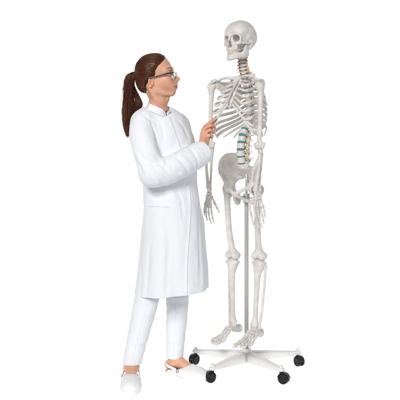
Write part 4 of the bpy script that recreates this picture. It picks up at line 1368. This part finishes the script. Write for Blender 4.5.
# armhole crease, inner elbow crease, sleeve folds
det += crease([(150.5, 119), (152.6, 126), (155.2, 133), (157.6, 142), (158.4, 149)], .0055, .016)
det += crease([(170.6, 152.5), (168.6, 157), (166.6, 162), (165.4, 168)], .0075, .012)
det += crease([(147, 158), (152, 163), (159, 164.5)], .006, .02)+crease([(138, 150), (144, 160), (150, 172), (156, 181)], .006, .022)
det += crease([(131, 148), (136, 160), (143, 172)], .0055, .02)
det += crease([(170, 166), (178, 171), (184, 178)], .006, .022)+crease([(176, 157), (183, 163), (188, 172)], .005, .02)+crease([(190, 148), (196, 156), (199, 166)], .0045, .018)
det += ridge([(143, 152), (150, 158.5), (158, 160.5)], .009, .02)+ridge([(136, 154), (142, 166), (150, 178)], .009, .022)+ridge([(173, 162), (180, 168), (186, 176)], .009, .022)
det += ridge([(181, 156.5), (187, 162), (192, 170)], .008, .02)
# waist, back and skirt folds
det += crease([(146, 192), (155, 196), (166, 195)], .006, .024)+crease([(176, 186), (181, 200), (183, 216)], .005, .024)+crease([(166, 214), (169, 240), (168, 268), (166, 296)], .006, .03)
det += ridge([(176, 222), (178, 250), (178, 290)], .008, .03)+crease([(150, 244), (148, 268), (146, 295)], .006, .03)+crease([(198, 215), (200, 245), (200, 284)], .005, .03)
det += crease([(160, 120), (163, 130), (165, 142)], .004, .024)+crease([(176, 118), (184, 128), (189, 138)], .004, .024)+crease([(141, 112), (148, 118), (156, 122)], .0035, .02)
wr_ = ('~', lambda X, Y, Z: .0011*snoise(X*70, Y*70, Z*45, 21, 3)+.0016*snoise(X*26, Y*26, Z*14, 22, 2), lo_c, hi_c, .001)
def wr2f(X, Y, Z):
    o = np.zeros(np.broadcast_shapes(X.shape, Y.shape, Z.shape), np.float32)
    for i0, i1, frq, am, ph in ((1, 3, 150, .0046, .4), (3, 7, 135, .0052, 1.3)):
        a = sl_pts[i0]; ba = sl_pts[i1]-a; L = np.linalg.norm(ba); ba = ba/L
        t = (X-a[0])*ba[0]+(Y-a[1])*ba[1]+(Z-a[2])*ba[2]
        d = np.sqrt(np.maximum((X-a[0])**2+(Y-a[1])**2+(Z-a[2])**2-t*t, 0))
        tw = snoise(X*22, Y*22, Z*22, 40+i0, 2)
        g = np.abs(np.sin(t*frq*.5+ph+2.6*tw+(Z*28)))**.8
        el_ = np.exp(-((t-(L if i0 == 1 else 0))/.105)**2)*.8+.22
        msk = el_*np.clip((.092-d)/.02, 0, 1)*np.clip((t+.03)/.04, 0, 1)*np.clip((L+.02-t)/.04, 0, 1)*np.clip(.55+1.1*snoise(X*16, Y*16, Z*16, 50+i0, 2), 0, 1)
        o = o-am*(g-.45)*msk
    tor = np.clip((Z-.80)/.08, 0, 1)*np.clip((1.40-Z)/.1, 0, 1)
    o = o+.0022*tor*(np.abs(snoise(X*34+Z*16, Y*34, Z*22, 61, 2))-.3)
    return o
wr2 = ('~', wr2f, lo_c, hi_c, .001)
# front opening: a narrow vent below the last fastening
inner = ('-', lambda X, Y, Z: np.maximum(loft(.020)(X, Y, Z), Z-.80), np.array([-.6, -.6, .3]), np.array([.6, .6, .80]), .004)
cv, cf = sculpt([('+', loft(), big[0], big[1], .01), inner]+sleeve()+cut+det+[wr_, wr2, topcut, hem], .0031, 2, lo_c, hi_c)
coat = obj('lab_coat', mesh_data('lab_coat', cv, cf), M['coat'], person)
bvc = BVHTree.FromPolygons([tuple(v) for v in cv], [tuple(f) for f in cf])

def px_line(pts, n, off=.0):
    q = catmull(np.array(pts, float), n)
    o_ = [project(bvc, a, b, off) for a, b in q]
    o_ = np.array([x for x in o_ if x is not None])
    for _ in range(2): o_[1:-1] = o_[1:-1]*.5+(o_[:-2]+o_[2:])*.25
    return o_
def px_patch(name, left, right, n, m_, thick, mat, parent, ramp=False):
    """a cloth patch lying on the coat between two photographed edges"""
    l = catmull(np.array(left, float), n); r = catmull(np.array(right, float), n)
    T = np.zeros((n, m_, 3)); ok = True
    for i in range(n):
        for j in range(m_):
            t = j/(m_-1); q = l[i]*(1-t)+r[i]*t
            h_ = project(bvc, q[0], q[1], 0)
            T[i, j] = h_ if h_ is not None else (T[i-1, j] if i else T[i, j-1])
    for _ in range(2):
        T[1:-1] = T[1:-1]*.5+(T[:-2]+T[2:])*.25
    nr = np.cross(np.gradient(T, axis=1), np.gradient(T, axis=0)); nr /= np.linalg.norm(nr, axis=2)[..., None]+1e-12
    toc = np.array([0, 0, CAMZ])-R0-T
    nr *= np.sign(np.sum(nr*toc, axis=2))[..., None]
    edge = np.ones((n, m_)); edge[0] = edge[-1] = 0; edge[:, 0] = edge[:, -1] = 0
    top = T+nr*(-(.0016 if ramp else 0)+(thick+(.0016 if ramp else 0))*((np.linspace(1, .1, n)[:, None]*np.clip(np.sin(np.linspace(.0, np.pi, m_))[None, :], 0, 1)**.4) if ramp == 'top' else np.linspace(0, 1, m_)[None, :]**1.5*np.ones((n, 1)) if ramp else .55+.45*edge))[..., None]; bot_ = T-nr*.005
    Vp = np.concatenate([top.reshape(-1, 3), bot_.reshape(-1, 3)]); N_ = n*m_; Fp = []
    for i in range(n-1):
        for j in range(m_-1):
            a0 = i*m_+j; Fp.append([a0, a0+1, a0+m_+1, a0+m_]); Fp.append([N_+a0, N_+a0+m_, N_+a0+m_+1, N_+a0+1])
    for i in range(n-1):
        for c_ in (0, m_-1):
            a0 = i*m_+c_; Fp.append([a0, a0+m_, N_+a0+m_, N_+a0])
    for j in range(m_-1):
        for r_ in (0, n-1):
            a0 = r_*m_+j; Fp.append([a0, a0+1, N_+a0+1, N_+a0])
    A = Acc(); A.add((Vp, Fp)); return A.build(name, mat, parent)
px_patch('placket', [(184.0, 186), (185.5, 205), (184.4, 232), (182.6, 262), (182.4, 296)], [(188.6, 184), (190.2, 205), (189.0, 232), (187.2, 262), (187.0, 296)], 60, 9, .0042, M['coat'], coat, True)
px_patch('pocket', [(147.6, 206), (147, 222), (147, 239)], [(170.5, 207), (170.5, 223), (170.0, 241)], 24, 18, .0022, M['coat'], coat, 'top')
A = Acc(); A.add(sweep(px_line([(169.6, 117.0), (174.9, 131), (180.8, 148.4)], 40, .0003), .0011, seg=6)); A.build('front_seam_shade', M['seam_shade'], coat)  # grey tube stands in for the shaded groove at the front edge

# collar: a low stand, open in front
CC = W(159.0, 113.2, 3.500)
def collar_sheet():
    a0 = math.radians(-47); n = 90; m_ = 9; S_ = []
    for lay in (0, 1):
        for i in range(n):
            th = a0+math.radians(5)+(2*math.pi-math.radians(10))*i/(n-1)
            endt = min(i, n-1-i)/(n-1)
            up_ = .033*min(1, .60+endt*9)
            for j in range(m_):
                t = j/(m_-1)
                r = (.0815*(1-t)+.0575*t)-.0050*math.sin(math.pi*t)-(.0042 if lay else 0)+.0008*math.sin(th*7)
                x = CC[0]+math.cos(th)*r*.965; y = CC[1]+math.sin(th)*r
                S_.append((x, y, CC[2]-.40*(x-CC[0])+.14*(y-CC[1])-.010+t*(up_+.010)-(.0008 if lay else 0)))
    N_ = n*m_; Fc = []
    for i in range(n-1):
        for j in range(m_-1):
            q = i*m_+j; Fc.append([q, q+m_, q+m_+1, q+1]); Fc.append([N_+q, N_+q+1, N_+q+m_+1, N_+q+m_])
        for c_ in (0, m_-1):
            q = i*m_+c_; Fc.append([q, q+m_, N_+q+m_, N_+q])
    for j in range(m_-1):
        for r_ in (0, n-1):
            q = r_*m_+j; Fc.append([q, q+1, N_+q+1, N_+q])
    return np.array(S_), Fc
A = Acc(); A.add(collar_sheet())
A.build('collar', M['coat'], coat)

# ------------------------------------------------------------------ trousers
def trouser():
    p = chain([W(153, 255, 3.47), W(148.5, 290, 3.457), W(142.8, 315, 3.448), W(136, 345, 3.447), W(131.8, 363.6, 3.45)], [.057, .0590, .0570, .0495, .0455], k=.03)
    p += chain([W(177.5, 255, 3.57), W(177.5, 290, 3.575), W(176.8, 315, 3.582), W(175.6, 340, 3.575), W(175.0, 357.6, 3.57)], [.058, .0585, .054, .0465, .0425], k=.012)
    return p
tpr = trouser()
f1_ = lambda X, Y, Z: (W(131.5, 363.6, 3.45)[2]-.003*((X-AK1[0])/.04))-Z+0*X+0*Y
def cuffcut(X, Y, Z):
    near = (X < -.02)
    return np.where(near+0*Z > 0, W(131.5, 363.6, 3.45)[2]-Z, W(175, 357.8, 3.57)[2]-Z)+0*Y
tpr += [('-', cap(W(132.6, 358.5, 3.449), W(131.3, 366, 3.45), .0375)[1], *cap(W(132.6, 358.5, 3.449), W(131.3, 366, 3.45), .0375)[2:4], .004)]
tpr += [('-', cap(W(175.1, 353.5, 3.571), W(175, 360, 3.57), .0340)[1], *cap(W(175.1, 353.5, 3.571), W(175, 360, 3.57), .0340)[2:4], .004)]
tfold = ('~', lambda X, Y, Z: .0018*snoise(X*38, Y*38, Z*16, 31, 3)+.0060*(np.abs(snoise(X*30, Y*30, Z*75, 33, 2))-.35)*(np.exp(-((Z-.19)/.06)**2)+.8*np.exp(-((Z-.36)/.08)**2))*np.clip((Z-.13)/.04, 0, 1), np.array([-.4, -.4, 0.]), np.array([.4, .4, 1.]), .001)
tv_, tf_ = sculpt(tpr+[tfold, ('&', cuffcut, np.full(3, -9.), np.full(3, 9.), .002)], .0032, 2)
trous = obj('trousers', mesh_data('trousers', tv_, tf_), M['trouser'], person)
bvt = BVHTree.FromPolygons([tuple(v) for v in tv_], [tuple(f) for f in tf_])
def tline(pts, n):
    q = catmull(np.array(pts, float), n); o_ = [project(bvt, a, b, .0006) for a, b in q]
    o_ = np.array([x for x in o_ if x is not None])
    for _ in range(3): o_[1:-1] = o_[1:-1]*.5+(o_[:-2]+o_[2:])*.25
    return o_
for pts in ([(148, 303), (143.5, 318), (136, 345), (131.8, 362)], [(175.5, 303), (175.0, 325), (174.2, 345), (173.6, 356)]):
    A = Acc(); A.add(sweep(tline(pts, 50), .0006, .0006, seg=6)); A.build('trouser_seam', M['trouser'], trous)

# ------------------------------------------------------------------ clogs
def clog_parts():
    up = [ell((.055, 0, .026), (.085, .047, .050), k=.01), ell((.095, .002, .026), (.056, .0465, .034), k=.03)]
    up += [fcap((-.06, .030, .028), (.02, .036, .034), .014, .024, (0, 1, 0), .5, k=.012), fcap((-.06, -.030, .028), (.02, -.036, .034), .014, .024, (0, 1, 0), .5, k=.012)]
    up += [ell((-.035, 0, .070), (.078, .031, .047), k=.010, op='-'), ell((.030, 0, .040), (.085, .0385, .026), k=.006, op='-')]
    up += [half((0, 0, -1), (0, 0, .020), .002)]
    so = [ecyl((.080, .001, .014), .070, .0485, .013, .005, k=.01), ecyl((-.060, 0, .014), .042, .036, .013, .005, k=.01), box((.01, 0, .014), (.075, .036, .013), .005, k=.02)]
    ins = [ecyl((-.058, 0, .028), .037, .031, .004, .002, k=.006), box((.0, 0, .028), (.055, .030, .004), .002, k=.01)]
    return sculpt(up, .0022, 2), sculpt(so, .0024, 2), sculpt(ins, .0022, 1)
CU, CS_, CI = clog_parts()
cl0 = None
for ak, d in ((AK1, D1), (AK2, D2)):
    ang = math.atan2(d[1], d[0])
    loc = np.array([ak[0], ak[1], 0])+d*.042
    if cl0 is None:
        cl0 = c_ = obj('clog', mesh_data('clog', *CU), M['clog'], person)
        k1 = obj('sole', mesh_data('sole', *CS_), M['clog'], c_)
        k2 = obj('insole', mesh_data('insole', *CI), M['cork'], c_)
        band = catmull([(.022, .043, .044), (-.02, .041, .052), (-.065, .034, .060), (-.092, .014, .064), (-.092, -.014, .064), (-.065, -.034, .060), (-.02, -.041, .052), (.022, -.043, .044)], 44)
        A = Acc(); A.add(sweep(band, .0018, .0075, up=(0, 0, 1), seg=10)); k3 = A.build('heel_strap', M['clog'], c_)
        A = Acc()
        for s in (1, -1):
            B = Acc(); B.add(lathe([(.0, 0), (.0048, 0), (.0052, -s*.0012), (.0042, -s*.0026), (.0, -s*.003)], 16, 'y', (.022, s*.0445, .044)))
            rv = B.build('rivet', M['dark'], c_)
            if s == 1: k5 = rv
            else: k6 = rv
        A.add(rounded([(.008, -.0460, .0395), (.008, -.0460, .0555)], .0012, seg=6)); A.add(rounded([(-.004, -.0458, .0405), (-.004, -.0458, .0565)], .0012, seg=6))
        A.add(rounded([(.008, -.0460, .0395), (-.004, -.0458, .0405)], .0012, seg=6)); A.add(rounded([(.008, -.0460, .0555), (-.004, -.0458, .0565)], .0012, seg=6))
        k4 = A.build('buckle', M['dark'], c_)
    else:
        c_ = cl0.copy(); COL.objects.link(c_); c_.parent = person
        for k in (k1, k2, k3, k4, k5, k6):
            q = k.copy(); COL.objects.link(q); q.parent = c_
    c_.location = tuple(loc); c_.rotation_euler = (0, 0, ang)

# ------------------------------------------------------------------ the pointer in her hand
pa = P(210.2, 129.6, 3.476); pb = P(239.8, 78.2, 3.628)
ptr = empty('pointer', tuple(pa))
tag(ptr, 'slim silver pointing rod in the woman\'s hand, its tip at the breastbone', 'pointer')
v = pb-pa
A = Acc(); A.add(rounded([v*0.0, v*.10, v*.20], [.0050, .0052, .0050], seg=14)); A.build('grip', M['dark'], ptr)
A = Acc(); A.add(sweep([v*.19, v*.195, v*.55, v*.555, v*.56, v*.985], [.0044, .0046, .0045, .0045, .0038, .0036], seg=14)); A.build('rod', M['alu'], ptr)
A = Acc(); A.add(rounded([v*.975, v*.99, v*1.0], [.0044, .0046, .0040], seg=12)); A.build('tip', M['enamel'], ptr)
FLOOR_L, WALL_L, KEY_L, FILL_L, WORLD_L = 1.33, 1.42, 29.0, 3.5, .22
# ------------------------------------------------------------------ the seamless studio backdrop, lit through by lamps added behind and below
m, nt, b = new_mat('translucent_white_sheet')
for n in list(nt.nodes):
    if n.type != 'OUTPUT_MATERIAL': nt.nodes.remove(n)
out = [n for n in nt.nodes if n.type == 'OUTPUT_MATERIAL'][0]
tr = nt.nodes.new('ShaderNodeBsdfTranslucent'); tr.inputs['Color'].default_value = (.93, .93, .93, 1)
df = nt.nodes.new('ShaderNodeBsdfDiffuse'); df.inputs['Color'].default_value = (.93, .93, .93, 1)
mxs = nt.nodes.new('ShaderNodeMixShader'); mxs.inputs['Fac'].default_value = .25
nt.links.new(tr.outputs[0], mxs.inputs[1]); nt.links.new(df.outputs[0], mxs.inputs[2]); nt.links.new(mxs.outputs[0], out.inputs['Surface'])
prof = [(2.6, 0)]+[(y, 0) for y in (3.2, 4, 5.2)]
R_ = 1.6
prof += [(5.6+math.sin(a)*R_, R_-math.cos(a)*R_) for a in np.linspace(0, math.pi/2, 24)]
prof += [(5.6+R_, 3.0), (5.6+R_, 5.2)]
Vb = []; Fb = []
for y, z in prof: Vb += [(-6, y, z), (6, y, z)]
for i in range(len(prof)-1): Fb.append([2*i, 2*i+1, 2*i+3, 2*i+2])
bd = obj('backdrop', mesh_data('backdrop', Vb, Fb), m)
tag(bd, 'seamless bright white studio sweep forming the floor and background', 'backdrop', kind='structure')

def lamp(name, loc, target, sx, sy, radiance, col=(1, 1, 1)):
    l = bpy.data.lights.new(name, 'AREA'); l.shape = 'RECTANGLE'; l.size = sx; l.size_y = sy
    l.energy = radiance*math.pi*sx*sy; l.color = col
    o = bpy.data.objects.new(name, l); COL.objects.link(o); o.location = loc
    d = Vector(target)-Vector(loc)
    o.rotation_euler = d.to_track_quat('-Z', 'Y').to_euler()
    return o
lamp('added_floor_light', (0, 5.0, -.8), (0, 5.0, 0), 13.5, 5.6, FLOOR_L)  # unseen lamp added under the sheet to wash out contact shadows
lamp('added_wall_light', (0, 8.0, 2.4), (0, 5, 2.4), 13.5, 6.4, WALL_L)  # unseen lamp added behind the sweep to keep it pure white
lamp('key_softbox', (-1.5, -.8, 3.0), (.1, 3.5, 1.05), 1.5, 1.5, KEY_L, (1, .985, .96))
lamp('fill_softbox', (2.6, .0, 2.0), (.15, 3.5, 1.0), 1.6, 2.2, FILL_L, (.96, .98, 1))

w = bpy.data.worlds.new('World'); SC.world = w; w.use_nodes = True
bg = w.node_tree.nodes['Background']; bg.inputs['Color'].default_value = (1, 1, 1, 1); bg.inputs['Strength'].default_value = WORLD_L

cam = bpy.data.cameras.new('camera'); co = bpy.data.objects.new('camera', cam); COL.objects.link(co)
co.location = (0, 0, CAMZ); co.rotation_euler = (math.pi/2, 0, 0)
cam.sensor_width = 36; cam.lens = 36*FPX/400; cam.shift_y = -(200-HZ)/400
cam.clip_start = .05; cam.clip_end = 100
SC.camera = co
SC.render.resolution_x = SC.render.resolution_y = 1024
SC.view_settings.view_transform = 'Standard'; SC.view_settings.look = 'None'
SC.view_settings.gamma = 1; SC.view_settings.exposure = 0
SC.cycles.use_denoising = True
SC.cycles.max_bounces = 8
SC.cycles.transparent_max_bounces = 12
